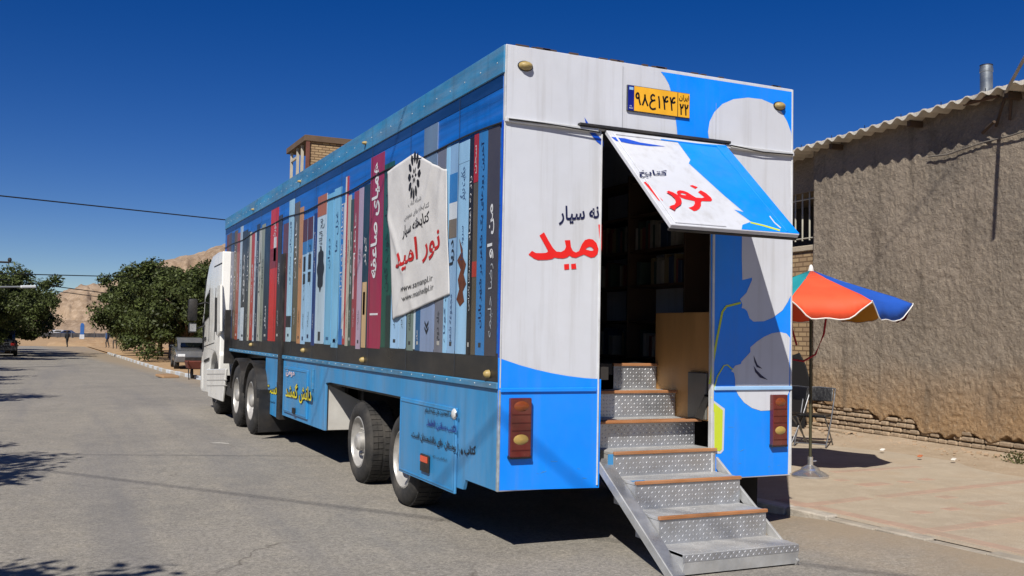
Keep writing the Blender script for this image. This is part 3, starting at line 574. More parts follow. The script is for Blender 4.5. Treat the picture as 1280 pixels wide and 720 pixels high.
d2 = hatch(5.9, 7.30, .50, 1.13); MB().box(-.05, -.023, 6.5, 6.62, .52, .60).build('latch', BLACK, d2, .005)
def sq(pts, x=-.032): return [inv(a, b, 0, x) for a, b in pts]
lettering('قال امیر المومنین علی علیه السلام', sq([(531, 517.5), (572.5, 524), (572.5, 515.5), (531, 509)]), BLACKP, d1, .03)
lettering('الکتب بساتین العلماء', sq([(533, 534), (570.5, 543.5), (570.5, 532), (533, 523)]), mat('deep_blue_print', '12207a', .45), d1, .03)
lettering('ا بوستان های دانشمندان است.', sq([(514, 548), (573, 567.5), (573, 555), (514, 537)]), BLACKP, d1, .03)
lettering('کتاب ه', sq([(576, 570.5), (594.5, 570.5), (594.5, 557), (576, 557)], -.006), BLACKP, T, .03)
lettering('غررالحکم ص ۲۴۵', sq([(541, 573), (559, 578), (559, 573), (541, 568.5)]), BLACKP, d1, .015)
YELP = mat('yellow_print', 'd8cc28', .45, var=.05)
def outlined(s, pts, x, par):
    lettering(s, sq(pts, x), BLACKP, par, .06); lettering(s, sq(pts, x-.004), YELP, par, .008)
outlined('دانش گمشد', [(357, 500), (389, 507), (389, 481), (357, 478)], -.032, d2)
outlined('است.', [(331, 491), (347.5, 494), (347.5, 478), (331, 476)], -.008, T)
lettering('مومن', sq([(357.5, 470), (368, 472), (368, 463.5), (357.5, 462)], -.032), mat('white_pink_print', 'd8c0c4', .45), d2, .03)
lettering('حضرت محمد', sq([(328, 499.5), (344, 506), (344, 501.5), (328, 497)], -.008), BLACKP, T, .0)
MB().box(-.03, -.001, 5.62, 5.66, .9, 1.15).build('bolt_bar', RAIL, T, .004)
# wheel arch lining, white bulkhead, underside, rear mudflap
WPAN = mat('white_bulkhead_paint', 'b9b7b2', .55, var=.12, dust=.3)
MB().prism([(.032, yA1+.03, .44), (.60, yA1+.03, .44), (.60, yA1+.03, .72), (.032, yA1+.03, 1.0)], (0, .03, 0)).build('bulkhead', WPAN, T, .004)
MB().box(.06, W_-.06, 1.6, yA1, 1.04, 1.06).build('arch_lining', BLACK, T)
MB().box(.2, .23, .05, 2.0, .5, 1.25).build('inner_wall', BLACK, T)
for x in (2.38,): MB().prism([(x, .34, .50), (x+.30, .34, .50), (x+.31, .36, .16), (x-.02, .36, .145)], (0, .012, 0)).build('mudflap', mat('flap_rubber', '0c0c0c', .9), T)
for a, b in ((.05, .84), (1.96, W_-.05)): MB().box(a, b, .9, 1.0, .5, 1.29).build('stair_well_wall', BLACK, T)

def wheel(x_out, y, rad, rimr, wid, dish, parent, right=False):
    wl = empty('wheel', (x_out, y, rad), parent); sgn = -1 if right else 1
    P = [(rimr, .02), (rimr+.02, .0), (rad*.78, -.006), (rad*.93, .012), (rad*.985, .04), (rad, .07), (rad, wid-.07), (rad*.985, wid-.04), (rad*.93, wid-.01), (rimr, wid-.02)]
    MB().lathe([(r_, sgn*h) for r_, h in P], (0, 0, 0), 'x', 40).build('tyre', RUBBER, wl, smooth=True)
    tr = MB()
    for k in range(44):                                  # shoulder blocks of the tread
        q = 2*math.pi*k/44
        for h in (.075, wid*.38, wid*.62, wid-.075):
            c, s_ = math.cos(q+(.03 if h > wid*.5 else 0)), math.sin(q+(.03 if h > wid*.5 else 0))
            tr.obox((sgn*h, c*(rad+.002), s_*(rad+.002)), (.026 if .1 < h < wid-.1 else .03, 0, 0), (0, c*.0035, s_*.0035), (0, -s_*.026, c*.026))
    tr.build('tread_blocks', RUBBER, wl)['kind'] = 'stuff'
    D = [(rimr+.004, .012), (rimr-.012, .006), (rimr-.02, .03), (rimr-.05, dish*.5), (rimr*.72, dish), (rimr*.5, dish*.92), (rimr*.40, dish*.7), (0.001, dish*.7)]
    rm = MB().lathe([(r_, sgn*h) for r_, h in D], (0, 0, 0), 'x', 32).build('rim', STEEL, wl, smooth=True)
    MB().lathe([(rimr*.36, sgn*dish*.7), (rimr*.34, sgn*(dish*.7-.06)), (rimr*.24, sgn*(dish*.7-.085)), (.001, sgn*(dish*.7-.09))], (0, 0, 0), 'x', 18).build('hub', STEEL, wl, smooth=True)
    bl = MB()
    for k in range(10):
        q = 2*math.pi*k/10; bl.tube([(sgn*(dish*.82), rimr*.52*math.cos(q), rimr*.52*math.sin(q)), (sgn*(dish*.8-.035), rimr*.52*math.cos(q), rimr*.52*math.sin(q))], .013, 6)
    bl.build('wheel_nuts', STEEL, wl)['kind'] = 'stuff'
    return wl
for yw in (2.31, 3.80):
    wheel(.045, yw, .44, .275, .33, .10, T); wheel(W_-.045, yw, .44, .275, .33, .10, T, True)
    MB().tube([(.3, yw, .44), (W_-.3, yw, .44)], .07, 10).build('axle', BLACK, T)

# folding steps
ST = empty('staircase', (1.46, -.5, 0), T); so_ = Vector((1.46, -.5, 0))
def st(name, mb, m, bevel=.003):
    mb.v = [tuple(Vector(v)-so_) for v in mb.v]; return mb.build(name, m, ST, bevel)
def lozenges(mb, o, ux, uy, n, wx, wy, pitch=.030):
    o, ux, uy, n = map(Vector, (o, ux, uy, n)); nx, ny = int(wx/pitch), int(wy/pitch)
    for j in range(ny):
        for i in range(nx):
            c = o+ux*((i+.5)*wx/nx)+uy*((j+.5)*wy/ny); a = .7854*(1 if (i+j) % 2 else -1)
            A = ux*math.cos(a)*.0125+uy*math.sin(a)*.0125; Bv = (-ux*math.sin(a)+uy*math.cos(a))*.0045
            mb.add([c+A, c+Bv, c-A, c-Bv, c+A*.35+n*.0028, c-A*.35+n*.0028], [(0, 1, 4), (1, 2, 5), (1, 5, 4), (2, 3, 5), (3, 0, 4), (3, 4, 5)])
    return mb
steps = [(-.965, .157), (-.648, .352), (-.335, .556), (-.02, .740), (.27, .958), (.56, 1.178), (.86, 1.40)]
SX0, SX1 = .985, 1.955
for i, (yn, zt) in enumerate(steps):
    x0, x1 = (SX0, SX1) if i < 4 else (.90, 1.955) if i < 6 else (1.50, 1.955)
    if i == 0: x0, x1 = SX0-.01, SX1+.03
    yb = steps[i+1][0] if i < 6 else 1.0
    st('tread', MB().box(x0, x1, yn, yb+.01, zt-.028, zt-.003), PLATEM)
    zl = steps[i-1][1] if i else .09
    m = MB().box(x0+.004, x1-.004, yn+.004, yn+.012, zl-.003, zt-.029); lozenges(m, (x0+.01, yn+.004, zl+.004), (1, 0, 0), (0, 0, 1), (0, -1, 0), x1-x0-.02, zt-zl-.035, .030); st('riser', m, GALV, 0)
    if i: st('nosing', MB().box(x0-.004, x1+.004, yn-.012 if i != 4 else yn-.09, yn+.02, zt-.022 if i != 4 else zt-.018, zt+.004), ORANGEWOOD, .004)
    if 0 < i < 4:
        [st('cheek', MB().box(a, a+.008, yn+.013, yb, zl-.003, zt-.03), PLATEM, 0) for a in (x0, x1-.008)]
    if i >= 4: st('cheek', MB().box(.88, .896, yn, yb, zl, zt-.02), DARKIN, 0)
m = MB().box(SX0-.01, SX1+.03, -.969, -.962, .10, .15); lozenges(m, (SX0, -.969, .102), (1, 0, 0), (0, 0, 1), (0, -1, 0), 1.0, .05, .025); st('front_edge', m, GALV, 0)
st('foot_plate', MB().prism([(SX0-.02, -.955, .012), (SX1+.01, -.955, .012), (SX1+.03, -.968, .098), (SX0-.005, -.968, .098)], (0, .01, 0)), PLATEM, 0)
st('foot_side', MB().prism([(SX0-.01, -.95, .012), (SX0-.01, -.66, .012), (SX0-.01, -.66, .15), (SX0-.01, -.95, .15)], (.008, 0, 0)), PLATEM, 0)
sv = Vector((0, -1.03, -.665)).normalized(); sn = Vector((0, sv.z, -sv.y)); sn = sn if sn.z > 0 else -sn
m = MB().obox((.925, -.455, .345), (.055, 0, 0), sv*.615, sn*.012); st('stringer', m, GALV)
st('stringer', MB().obox((.868, -.455, .330), (.006, 0, 0), sv*.615, sn*.035), PLATEM)
st('stringer', MB().obox((SX1+.02, -.455, .33), (.01, 0, 0), sv*.60, sn*.04), PLATEM)
st('worn_blue_patch', MB().box(.935, .98, -.012, -.004, .62, .725), SKIRT, 0)
st('worn_blue_patch', MB().box(SX0, SX0+.12, -.30, -.25, .5535, .5545), SKIRT, 0)
# inside: wood board, grey box, shelves along the far wall
IN = MB().box(1.962, 1.985, .10, .90, .95, 1.86).build('wood_board', WOOD, T, .004)
MB().box(1.935, 1.961, .10, .36, .96, 1.35).build('steel_box', mat('dull_steel_box', '6a6a66', .5, metal=.3, var=.2, dust=.3), T, .006)
MB().tube([(1.93, .08, 1.16), (1.93, .16, 1.02), (1.93, .18, .98)], [.03, .045, .05], 4).build('wedge', BLACK, T)
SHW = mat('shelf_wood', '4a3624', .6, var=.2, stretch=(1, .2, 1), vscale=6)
sh = empty('book_shelf', (2.5, 1.0, 1.4), T)
so2 = Vector((2.5, 1.0, 1.4))
def shp(nm, *b_): 
    m = MB().box(*b_); m.v = [tuple(Vector(v)-so2) for v in m.v]; return m.build(nm, SHW, sh, .003)
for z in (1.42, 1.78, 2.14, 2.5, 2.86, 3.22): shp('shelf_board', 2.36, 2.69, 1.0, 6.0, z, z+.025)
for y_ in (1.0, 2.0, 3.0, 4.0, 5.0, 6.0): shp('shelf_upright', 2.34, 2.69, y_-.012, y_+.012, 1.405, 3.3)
for zi, z in enumerate((1.446, 1.806, 2.166, 2.526, 2.886)):
    y_ = 1.03
    while y_ < 4.9:
        if random.random() < .1: y_ += .18; continue
        wd = random.uniform(.03, .06); hh = random.uniform(.2, .29)
        if abs(round(y_)-y_) < .09: y_ += .05; continue
        if abs(round(y_+wd)-(y_+wd)) < .03: y_ += .07; continue
        if y_ < 3.4 and zi in (0, 2, 3) :
            o = MB().box(2.40, 2.58, y_, y_+wd-.003, z, z+hh).build('shelved_book', SPINE, None, .003, color=lin(random.choice(['8a8478', '6a3028', '2a3a50', '9a9284', '34443a', '7a6a4a'])))
            tag(o, 'book standing on the dim wooden shelves inside the trailer doorway', 'book', 'books on the shelves inside the trailer')
        y_ += wd

# ------------------------------------------------------------------ cloth banner hung on the side
CLOTH = mat('banner_cloth', 'c4c4c4', .7, var=.07, vscale=4, bump=.15, bscale=12, dust=.12)
def ban_x(y_, z_):
    r1 = abs((y_-1.55)*.8+(z_-2.95)*.55); r2 = abs((y_-2.5)*.7-(z_-2.55)*.6); r3 = abs((y_-1.25)*.9+(z_-3.0)*.2)
    return -.020-.016*math.exp(-r1*r1*420)-.013*math.exp(-r2*r2*520)*(1 if z_ > 2.2 else .4)-.016*math.exp(-r3*r3*500)*max(0, z_-2.4)-.003*math.sin(y_*7+z_*5)-.0015*math.sin(y_*15-z_*11)
N = 60; vs = []; TL, TR_, BR_, BL_ = (486, 217), (560.5, 211.5), (564, 368), (493, 400)
for j in range(N+1):
    v_ = j/N
    for i in range(N+1):
        u_ = i/N
        px = (TL[0]*(1-u_)+TR_[0]*u_)*(1-v_)+(BL_[0]*(1-u_)+BR_[0]*u_)*v_
        py = (TL[1]*(1-u_)+TR_[1]*u_)*(1-v_)+(BL_[1]*(1-u_)+BR_[1]*u_)*v_
        py -= 23*max(0, 1-abs(u_-.46)/.5)*(1-v_)**3
        p = S(px, py); vs.append((ban_x(p.y, p.z), p.y, p.z))
me = bpy.data.meshes.new('cloth_banner'); me.from_pydata(vs, [], [(j*(N+1)+i, j*(N+1)+i+1, (j+1)*(N+1)+i+1, (j+1)*(N+1)+i) for j in range(N) for i in range(N)])
bn = link('cloth_banner', me, CLOTH, smooth='all'); tag(bn, 'wrinkled off white cloth banner with red lettering hung over the book spines', 'banner')
sm_ = bn.modifiers.new('thickness', 'SOLIDIFY'); sm_.thickness = .003; sm_.offset = 1
def conform(o, d=.004):
    for v in o.data.vertices: v.co.x = ban_x(v.co.y, v.co.z)-d+(v.co.x)*1.0
    return o
def bt(s, pts, m, bold=0., fa=True): return conform(lettering(s, [inv(a, b, 0, 0.) for a, b in pts], m, bn, bold, fa))
BANINK = mat('banner_ink', '16161a', .6, var=.1); BANRED = mat('banner_red', 'b01c18', .6, var=.08); BANGREY = mat('banner_grey_ink', '55565a', .6)
bt('شبکه کتاب', [(513, 260), (530, 251), (530, 244), (513, 253)], BANGREY)
bt('کتابخانه های عمومی', [(508, 277), (539, 260), (539, 252), (508, 269)], BANGREY)
bt('کتابخانه سیار', [(506, 300), (539, 280), (539, 263), (506, 283)], BANINK, .015)
bt('نور امید', [(497, 345), (553, 319), (553, 282), (497, 309)], BANRED, .02)
bt('www.samanpl.ir', [(504.5, 368), (544, 353), (544, 343), (504.5, 358)], BANINK, 0, False)
bt('www.mashadpl.ir', [(506, 379.5), (545, 364), (545, 354.5), (506, 370)], BANINK, 0, False)
lc = S(520.5, 219.5)
for k in range(12):                                     # rosette of leaf-shaped petals
    q = 2*math.pi*k/12; r0, r1 = .11, .225
    pts = [(r0, 0), (r0+.03, .028), (r1-.035, .034), (r1, 0), (r1-.035, -.034), (r0+.03, -.028)]
    o = poly_print('rosette_petal', [[(0, lc.y+(a*math.cos(q)-b*math.sin(q))*.82, lc.z+(a*math.sin(q)+b*math.cos(q))*1.05) for a, b in pts]], BANINK, bn); conform(o)
    if k % 2 == 0:
        o = poly_print('rosette_petal', [[(0, lc.y+(a*math.cos(q)-b*math.sin(q))*.82, lc.z+(a*math.sin(q)+b*math.cos(q))*1.05) for a, b in [(.02, .0), (.045, .017), (.085, 0), (.045, -.017)]]], BANINK, bn); conform(o)

# ------------------------------------------------------------------ tractor unit
XL, XR = -.16, 2.46
K = empty('tractor_truck', (1.15, 12.0, 0)); tag(K, 'white cab-over tractor truck with black fenders coupled to the book trailer', 'truck')
ko = Vector((1.15, 12.0, 0))
def kp(name, mb, m, bevel=0., smooth=False, par=None, seg=1):
    mb.v = [tuple(Vector(v)-ko) for v in mb.v]; return mb.build(name, m, par or K, bevel, smooth, seg)
def X(px, py, x=XL): return inv(px, py, 0, x)
sil = [(278.5, 314), (272.5, 315.5), (266, 320.5), (261.5, 333), (258.5, 350), (256.3, 369), (254.6, 387), (253.2, 402), (252.8, 432), (251.8, 451), (250.8, 484)]
prof = [(XL, X(a, b).y, X(a, b).z) for a, b in sil]
yf = prof[-1][1]; FWY = 13.0
prof += [(XL, yf-.12, .33), (XL, FWY+.70, .36)]+[(XL, FWY+.66*math.cos(q), .52+.68*math.sin(q)) for q in np.linspace(.15, math.pi-.35, 9)]+[(XL, 12.32, 1.15), (XL, prof[0][1], 1.2)]
kp('cab', MB().prism(prof, (XR-XL, 0, 0)), CABW, .07, True, seg=3)
def xpoly(name, pts, m, x=XL, th=.012, par=None, bev=.004):
    return kp(name, MB().prism([(x-th, X(a, b).y, X(a, b).z) for a, b in pts], (th+.01, 0, 0)), m, bev, par=par)
xpoly('side_window', [(262.5, 362), (257.5, 374), (256, 402), (261.5, 396)], GLASS, bev=0)
xpoly('cab_vent', [(277.5, 356), (273.6, 357), (273.2, 420), (277.2, 414)], CABW, th=.03)
xpoly('roof_groove', [(277.8, 328), (268, 333), (268, 334.4), (277.8, 329.6)], BLACK, th=.004, bev=0)
xpoly('door_handle', [(258, 421), (256, 423), (256, 426), (258, 424)], BLACK, th=.03, bev=0)
xpoly('door_line', [(270.4, 360), (269.9, 360), (267.5, 425), (268, 425)], BLACK, th=.003, bev=0)
xpoly('door_line', [(254, 433), (268, 428), (268, 429), (254, 434.2)], BLACK, th=.003, bev=0)
xpoly('door_line', [(262.4, 360), (262.9, 360), (261.2, 427), (260.7, 427)], BLACK, th=.003, bev=0)
xpoly('grab_rail', [(271.2, 372), (271.9, 372), (271.4, 415), (270.7, 415)], BLACK, th=.04, bev=0)
xpoly('corner_deflector', [(255.4, 402), (254.2, 404), (253.6, 440), (255, 436)], BLACK, th=.015, bev=0)
xpoly('cab_step', [(262, 447), (256, 450), (256, 453), (262, 450)], BLACK, th=.02, bev=0)
xpoly('windscreen_edge', [(257.6, 350), (256.7, 364), (255, 395), (254.6, 395), (256, 364), (257, 350)], GLASS, th=.004, bev=0)
kp('rear_gap_panel', MB().box(XL+.05, XR-.05, X(278, 380).y-.10, X(278, 380).y-.01, 1.0, 2.0), BLACK)
sk = xpoly('side_fairing', [(259.8, 461.5), (284, 461), (282.5, 478), (279.5, 502), (262, 495.5)], CABW, th=.03, bev=.01)
for py in (467, 474.5, 481.5): xpoly('groove', [(260.5, py+.3), (283.2, py), (283.2, py+.9), (260.5, py+1.2)], mat('groove_grey', '8a8884', .5), th=.033, par=sk, bev=0)
kp('step_block', MB().box(XL+.02, .3, 10.98, 12.35, .45, .62), BLACK, .02)
yfw = FWY
for y_, xo in ((9.09, -.18), (10.40, -.18), (FWY, -.14)):
    for rt in (False, True):
        wl = wheel(xo+.02 if not rt else XR+.0, y_, .52, .30, .32 if y_ > 12 else .6, .12 if y_ < 12 else .05, None, rt); wl.parent = K; wl.location = Vector(wl.location)-ko
for y_ in (9.09, 10.40):
    for x0 in (XL-.01, XR-.62):
        m = MB(); n = 14
        for i in range(n):
            a0, a1 = [R(8)+(math.pi-R(16))*t/n for t in (i, i+1)]
            m.prism([(x0, y_+.60*math.cos(a0), .52+.60*math.sin(a0)), (x0, y_+.60*math.cos(a1), .52+.60*math.sin(a1)), (x0, y_+.635*math.cos(a1), .52+.635*math.sin(a1)), (x0, y_+.635*math.cos(a0), .52+.635*math.sin(a0))], (.63, 0, 0))
        kp('fender', m, BLACK, 0, True)
kp('frame_rail', MB().box(.72, .8, 8.5, 14.5, .75, 1.02).box(1.55, 1.63, 8.5, 14.5, .75, 1.02).box(.8, 1.55, 9.3, 9.6, .8, 1.0).box(.8, 1.55, 12.0, 12.3, .8, 1.0), BLACK, .01)
kp('fifth_wheel', MB().lathe([(.02, 1.2), (.5, 1.2), (.52, 1.17), (.5, 1.02), (.02, 1.02)], (1.15, 9.8, 0), 'z', 24), BLACK)
kp('fuel_tank', MB().box(1.8, 2.4, 10.98, 12.2, .4, 1.0), STEEL, .08)
kp('mudguard', MB().prism([(-.17, 8.30, .74), (.62, 8.30, .74), (.62, 8.30, .12), (-.17, 8.30, .10)], (0, .02, 0)), BLACK, .004)
mx = X(241.5, 388, -.42); mr_ = MB().box(-.52, -.34, mx.y-.06, mx.y+.1, mx.z-.22, mx.z+.24); mir = kp('mirror', mr_, BLACK, .05, True, seg=2)
kp('mirror_arm', MB().tube([(-.4, mx.y+.04, mx.z+.1), (XL+.02, mx.y+.1, mx.z+.18)], .02, 6).tube([(-.4, mx.y+.04, mx.z-.4), (XL+.02, mx.y+.1, mx.z-.3)], .02, 6), BLACK, par=mir)
kp('lower_mirror', MB().box(-.5, -.34, mx.y-.05, mx.y+.1, mx.z-.46, mx.z-.25), BLACK, .04, True, par=mir, seg=2)
kp('mirror_glass', MB().box(-.485, -.36, mx.y-.064, mx.y-.061, mx.z-.43, mx.z-.28), CHROME, par=mir)
kp('bumper', MB().box(XL-.012, XR+.012, yf-.28, yf+.02, .36, .95), CABW, .05, True, seg=2)
kp('windscreen', MB().prism([(XL+.12, X(256.5, 366).y+.02, 2.55), (XR-.12, X(256.5, 366).y+.02, 2.55), (XR-.12, X(253.4, 401).y+.025, 1.75), (XL+.12, X(253.4, 401).y+.025, 1.75)], (0, .02, 0)), GLASS)

# ------------------------------------------------------------------ mud plastered building on the right
WN = Vector((-.998, .062, 0)).normalized(); WD = Vector((WN.y, -WN.x, 0)); WD = WD if WD.y < 0 else -WD; WC = Vector((8.96, 6.54, 0))
def wp(s, z, off=0.): return WC+WD*s+WN*off+Vector((0, 0, z))
def wallpx(px, py, off=0.):
    p = invp(px, py, wp(0, 0, off), WN); return (p-WC).dot(WD), p.z
BU = empty('mud_building', WC); tag(BU, 'low mud plastered building with corrugated eave and crumbling brick foot', 'building')
def bu(name, mb, m, bevel=0., smooth=False, par=None, color=None):
    mb.v = [tuple(Vector(v)-WC) for v in mb.v]; return mb.build(name, m, par or BU, bevel, smooth, color=color)
def mudmat():
    m = bpy.data.materials.new('mud_plaster'); m.use_nodes = True; t, b, L = gnodes(m); tc = t.nodes.new('ShaderNodeTexCoord')
    def noise(sc, det=8, ro=.65):
        n = t.nodes.new('ShaderNodeTexNoise'); n.inputs['Scale'].default_value = sc; n.inputs['Detail'].default_value = det; n.inputs['Roughness'].default_value = ro; L(tc.outputs['Object'], n.inputs[0]); return n.outputs[0]
    def mix(f, x, y, lo, hi, mxv=1.):
        r_ = t.nodes.new('ShaderNodeMapRange'); r_.inputs['From Min'].default_value = lo; r_.inputs['From Max'].default_value = hi; r_.inputs['To Max'].default_value = mxv; L(f, r_.inputs[0])
        mi = t.nodes.new('ShaderNodeMix'); mi.data_type = 'RGBA'; L(r_.outputs[0], mi.inputs[0])
        for k, v in ((6, x), (7, y)):
            if isinstance(v, list): mi.inputs[k].default_value = (*v, 1)
            else: L(v, mi.inputs[k])
        return mi.outputs[2]
    sep = t.nodes.new('ShaderNodeSeparateXYZ'); L(tc.outputs['Object'], sep.inputs[0])
    c = mix(noise(.8), lin('938778'), lin('82786b'), .38, .62); c = mix(noise(2.6, 9, .75), c, lin('7b7062'), .5, .72, .7)
    c = mix(noise(.45, 6, .6), c, lin('6c665e'), .52, .68, .6)
    ad = t.nodes.new('ShaderNodeMath'); ad.operation = 'ADD'; nz = noise(1.3); L(sep.outputs[2], ad.inputs[0]); L(nz, ad.inputs[1])
    c = mix(ad.outputs[0], lin('9a7f60'), c, 1.0, 1.9)         # bare ochre render low on the wall where the grey wash has gone
    hN = noise(21, 5, .7); c = mix(hN, c, lin('a89a84'), .54, .70, .6); inv_ = t.nodes.new('ShaderNodeMath'); inv_.operation = 'SUBTRACT'; inv_.inputs[0].default_value = 1; L(hN, inv_.inputs[1]); c = mix(inv_.outputs[0], c, lin('4a4238'), .58, .72, .7)
    wv_ = t.nodes.new('ShaderNodeMapping'); wv_.inputs['Scale'].default_value = (1, 3.2, .35); L(tc.outputs['Object'], wv_.inputs[0]); dn_ = t.nodes.new('ShaderNodeTexNoise'); dn_.inputs['Scale'].default_value = 1.3; dn_.inputs['Detail'].default_value = 7; L(wv_.outputs[0], dn_.inputs[0]); c = mix(dn_.outputs[0], c, lin('5c544a'), .56, .72, .55)
    nv_ = t.nodes.new('ShaderNodeTexNoise'); nv_.inputs['Scale'].default_value = 1.6; nv_.inputs['Detail'].default_value = 6; L(tc.outputs['Object'], nv_.inputs[0]); ms_ = t.nodes.new('ShaderNodeVectorMath'); ms_.operation = 'SCALE'; ms_.inputs['Scale'].default_value = .9; L(nv_.outputs['Color'], ms_.inputs[0]); as_ = t.nodes.new('ShaderNodeVectorMath'); L(ms_.outputs[0], as_.inputs[0]); L(tc.outputs['Object'], as_.inputs[1])
    vc_ = t.nodes.new('ShaderNodeTexVoronoi'); vc_.feature = 'DISTANCE_TO_EDGE'; vc_.inputs['Scale'].default_value = .8; L(as_.outputs[0], vc_.inputs['Vector']); i2 = t.nodes.new('ShaderNodeMath'); i2.operation = 'SUBTRACT'; i2.inputs[0].default_value = 1; L(vc_.outputs['Distance'], i2.inputs[1]); c = mix(i2.outputs[0], c, lin('4a4238'), .992, .999, .25); L(c, b.inputs['Base Color']); b.inputs['Roughness'].default_value = .95; b.inputs['Specular IOR Level'].default_value = .15
    bp = t.nodes.new('ShaderNodeBump'); bp.inputs['Strength'].default_value = 1.; bp.inputs['Distance'].default_value = .033; L(hN, bp.inputs['Height']); L(bp.outputs[0], b.inputs['Normal']); return m
MUD = mudmat(); BRICKM = mat('mud_brick', objcol=True, rough=.95, var=.25, vscale=9, bump=.7, bscale=25)
edge_px = [(1016, 500), (1045, 507), (1062, 509), (1085, 513), (1098, 526), (1108, 520), (1138, 525), (1150, 540), (1176, 543), (1182, 549), (1212, 541), (1232, 552), (1256, 548), (1280, 553), (1300, 556)]
ed = [wallpx(*q) for q in edge_px]; es, ez = [q[0] for q in ed], [q[1] for q in ed]
def vnoise(seed, n=64):
    g = np.random.default_rng(seed).random((n, n))
    def f(x, y):
        x0, y0 = np.floor(x).astype(int), np.floor(y).astype(int); fx, fy = x-x0, y-y0; fx, fy = fx*fx*(3-2*fx), fy*fy*(3-2*fy)
        a = g[x0 % n, y0 % n]; b = g[(x0+1) % n, y0 % n]; c = g[x0 % n, (y0+1) % n]; d = g[(x0+1) % n, (y0+1) % n]
        return (a*(1-fx)+b*fx)*(1-fy)+(c*(1-fx)+d*fx)*fy
    return f
n1, n2, n3 = vnoise(1), vnoise(2), vnoise(3)
ss = np.concatenate([np.linspace(0, 6, 260), np.linspace(6.1, 13, 60)]); zz_ = np.concatenate([np.linspace(-.1, 1.2, 90), np.linspace(1.22, 5.05, 130)])
SG, ZG = np.meshgrid(ss, zz_); rel = (n1(SG*1.1, ZG*1.1)-.5)*.03+(n2(SG*7, ZG*7)-.5)*.008+(n3(SG*19, ZG*19)-.5)*.018
zedge = np.interp(SG, es, ez)+(n2(SG*11, SG*0+3)-.5)*.08
rel = np.where(ZG < zedge, -.10, rel); rel[:, 0] = -.02
V = [tuple(wp(s_, z_, r_)-WC) for s_, z_, r_ in zip(SG.ravel(), ZG.ravel(), rel.ravel())]; ns = len(ss)
me = bpy.data.meshes.new('plaster_wall'); me.from_pydata(V, [], [(j*ns+i, j*ns+i+1, (j+1)*ns+i+1, (j+1)*ns+i) for j in range(len(zz_)-1) for i in range(ns-1)])
link('plaster_wall', me, MUD, BU, smooth='all')
bu('wall_core', MB().prism([wp(.0, -.2, -.12), wp(13, -.2, -.12), wp(13, -.2, -5), wp(.0, -.2, -5)], (0, 0, 5.2)), MUD)
cz = .16; row = 0
while cz < 1.05:                                        # eroded brick courses, each brick its own piece
    s_ = -.02+(row % 2)*.12; ch = random.uniform(.068, .08)
    while s_ < 6.0:
        bl = random.uniform(.15, .25)
        if cz+ch*.6 < np.interp(s_+bl/2, es, ez)+.01:
            bf = random.uniform(.82, 1.12); m = MB().obox(wp(s_+bl/2, cz+ch/2, -.062+random.uniform(-.016, .022)), WD*(bl/2-.007), WN*.05, Vector((0, 0, ch/2-.006)))
            o = bu('brick', m, BRICKM, .016, color=[c*bf for c in (.31, .232, .155)]); o.rotation_euler.y = random.uniform(-.0, .0)
        s_ += bl
    cz += ch+.002; row += 1
# set back bay with barred window left of the corner
BRW = bpy.data.materials.new('rough_brickwork'); BRW.use_nodes = True; t, b, L = gnodes(BRW); tc = t.nodes.new('ShaderNodeTexCoord'); br = t.nodes.new('ShaderNodeTexBrick')
mp = t.nodes.new('ShaderNodeMapping'); mp.inputs['Rotation'].default_value = (R(90), 0, R(0)); L(tc.outputs['Object'], mp.inputs[0])
cb = t.nodes.new('ShaderNodeCombineXYZ'); sp = t.nodes.new('ShaderNodeSeparateXYZ'); L(tc.outputs['Object'], sp.inputs[0]); ad = t.nodes.new('ShaderNodeMath'); L(sp.outputs[0], ad.inputs[0]); L(sp.outputs[1], ad.inputs[1]); L(ad.outputs[0], cb.inputs[0]); L(sp.outputs[2], cb.inputs[1])
L(cb.outputs[0], br.inputs['Vector']); br.inputs['Scale'].default_value = 1; br.inputs['Brick Width'].default_value = .24; br.inputs['Row Height'].default_value = .085; br.inputs['Mortar Size'].default_value = .012
br.inputs['Color1'].default_value = (*lin('8f765a'), 1); br.inputs['Color2'].default_value = (*lin('a8906c'), 1); br.inputs['Mortar'].default_value = (*lin('6a543c'), 1); L(br.outputs[0], b.inputs['Base Color']); b.inputs['Roughness'].default_value = .95
bp = t.nodes.new('ShaderNodeBump'); bp.inputs['Strength'].default_value = 1.; bp.inputs['Distance'].default_value = .03; bp.invert = True; L(br.outputs['Fac'], bp.inputs['Height']); L(bp.outputs[0], b.inputs['Normal'])
sb = -.30
zs = wallpx(1000, 308, sb)[1]; zt = wallpx(1000, 242, sb)[1]
bu('bay_wall', MB().prism([wp(.02, -.2, sb), wp(-9, -.2, sb), wp(-9, -.2, -5), wp(.02, -.2, -5)], (0, 0, zs+.1)), BRW)
bu('bay_head', MB().prism([wp(.02, zt, sb), wp(-9, zt, sb), wp(-9, zt, -4), wp(.02, zt, -4)], (0, 0, 5.05-zt)), MUD)
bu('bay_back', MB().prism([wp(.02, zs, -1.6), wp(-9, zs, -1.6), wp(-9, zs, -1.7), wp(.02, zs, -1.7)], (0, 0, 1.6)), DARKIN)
bu('window_sill', MB().prism([wp(.0, zs-.1, sb+.04), wp(-9, zs-.1, sb+.04), wp(-9, zs-.1, sb-.1), wp(.0, zs-.1, sb-.1)], (0, 0, .1)), mat('sill_stone', 'a89c88', .9, bump=.4), .01)
PW = mat('pale_window_paint', 'a9a698', .5, var=.15)
for k in range(14): bu('window_bar', MB().tube([wp(-.12-k*.2, zs+.1, sb-.05), wp(-.12-k*.2, zt, sb-.05)], .016, 6), PW)
bu('window_rail', MB().tube([wp(0, zt-.12, sb-.05), wp(-3, zt-.12, sb-.05)], .014, 6).tube([wp(0, zs+.14, sb-.05), wp(-3, zs+.14, sb-.05)], .014, 6), PW)
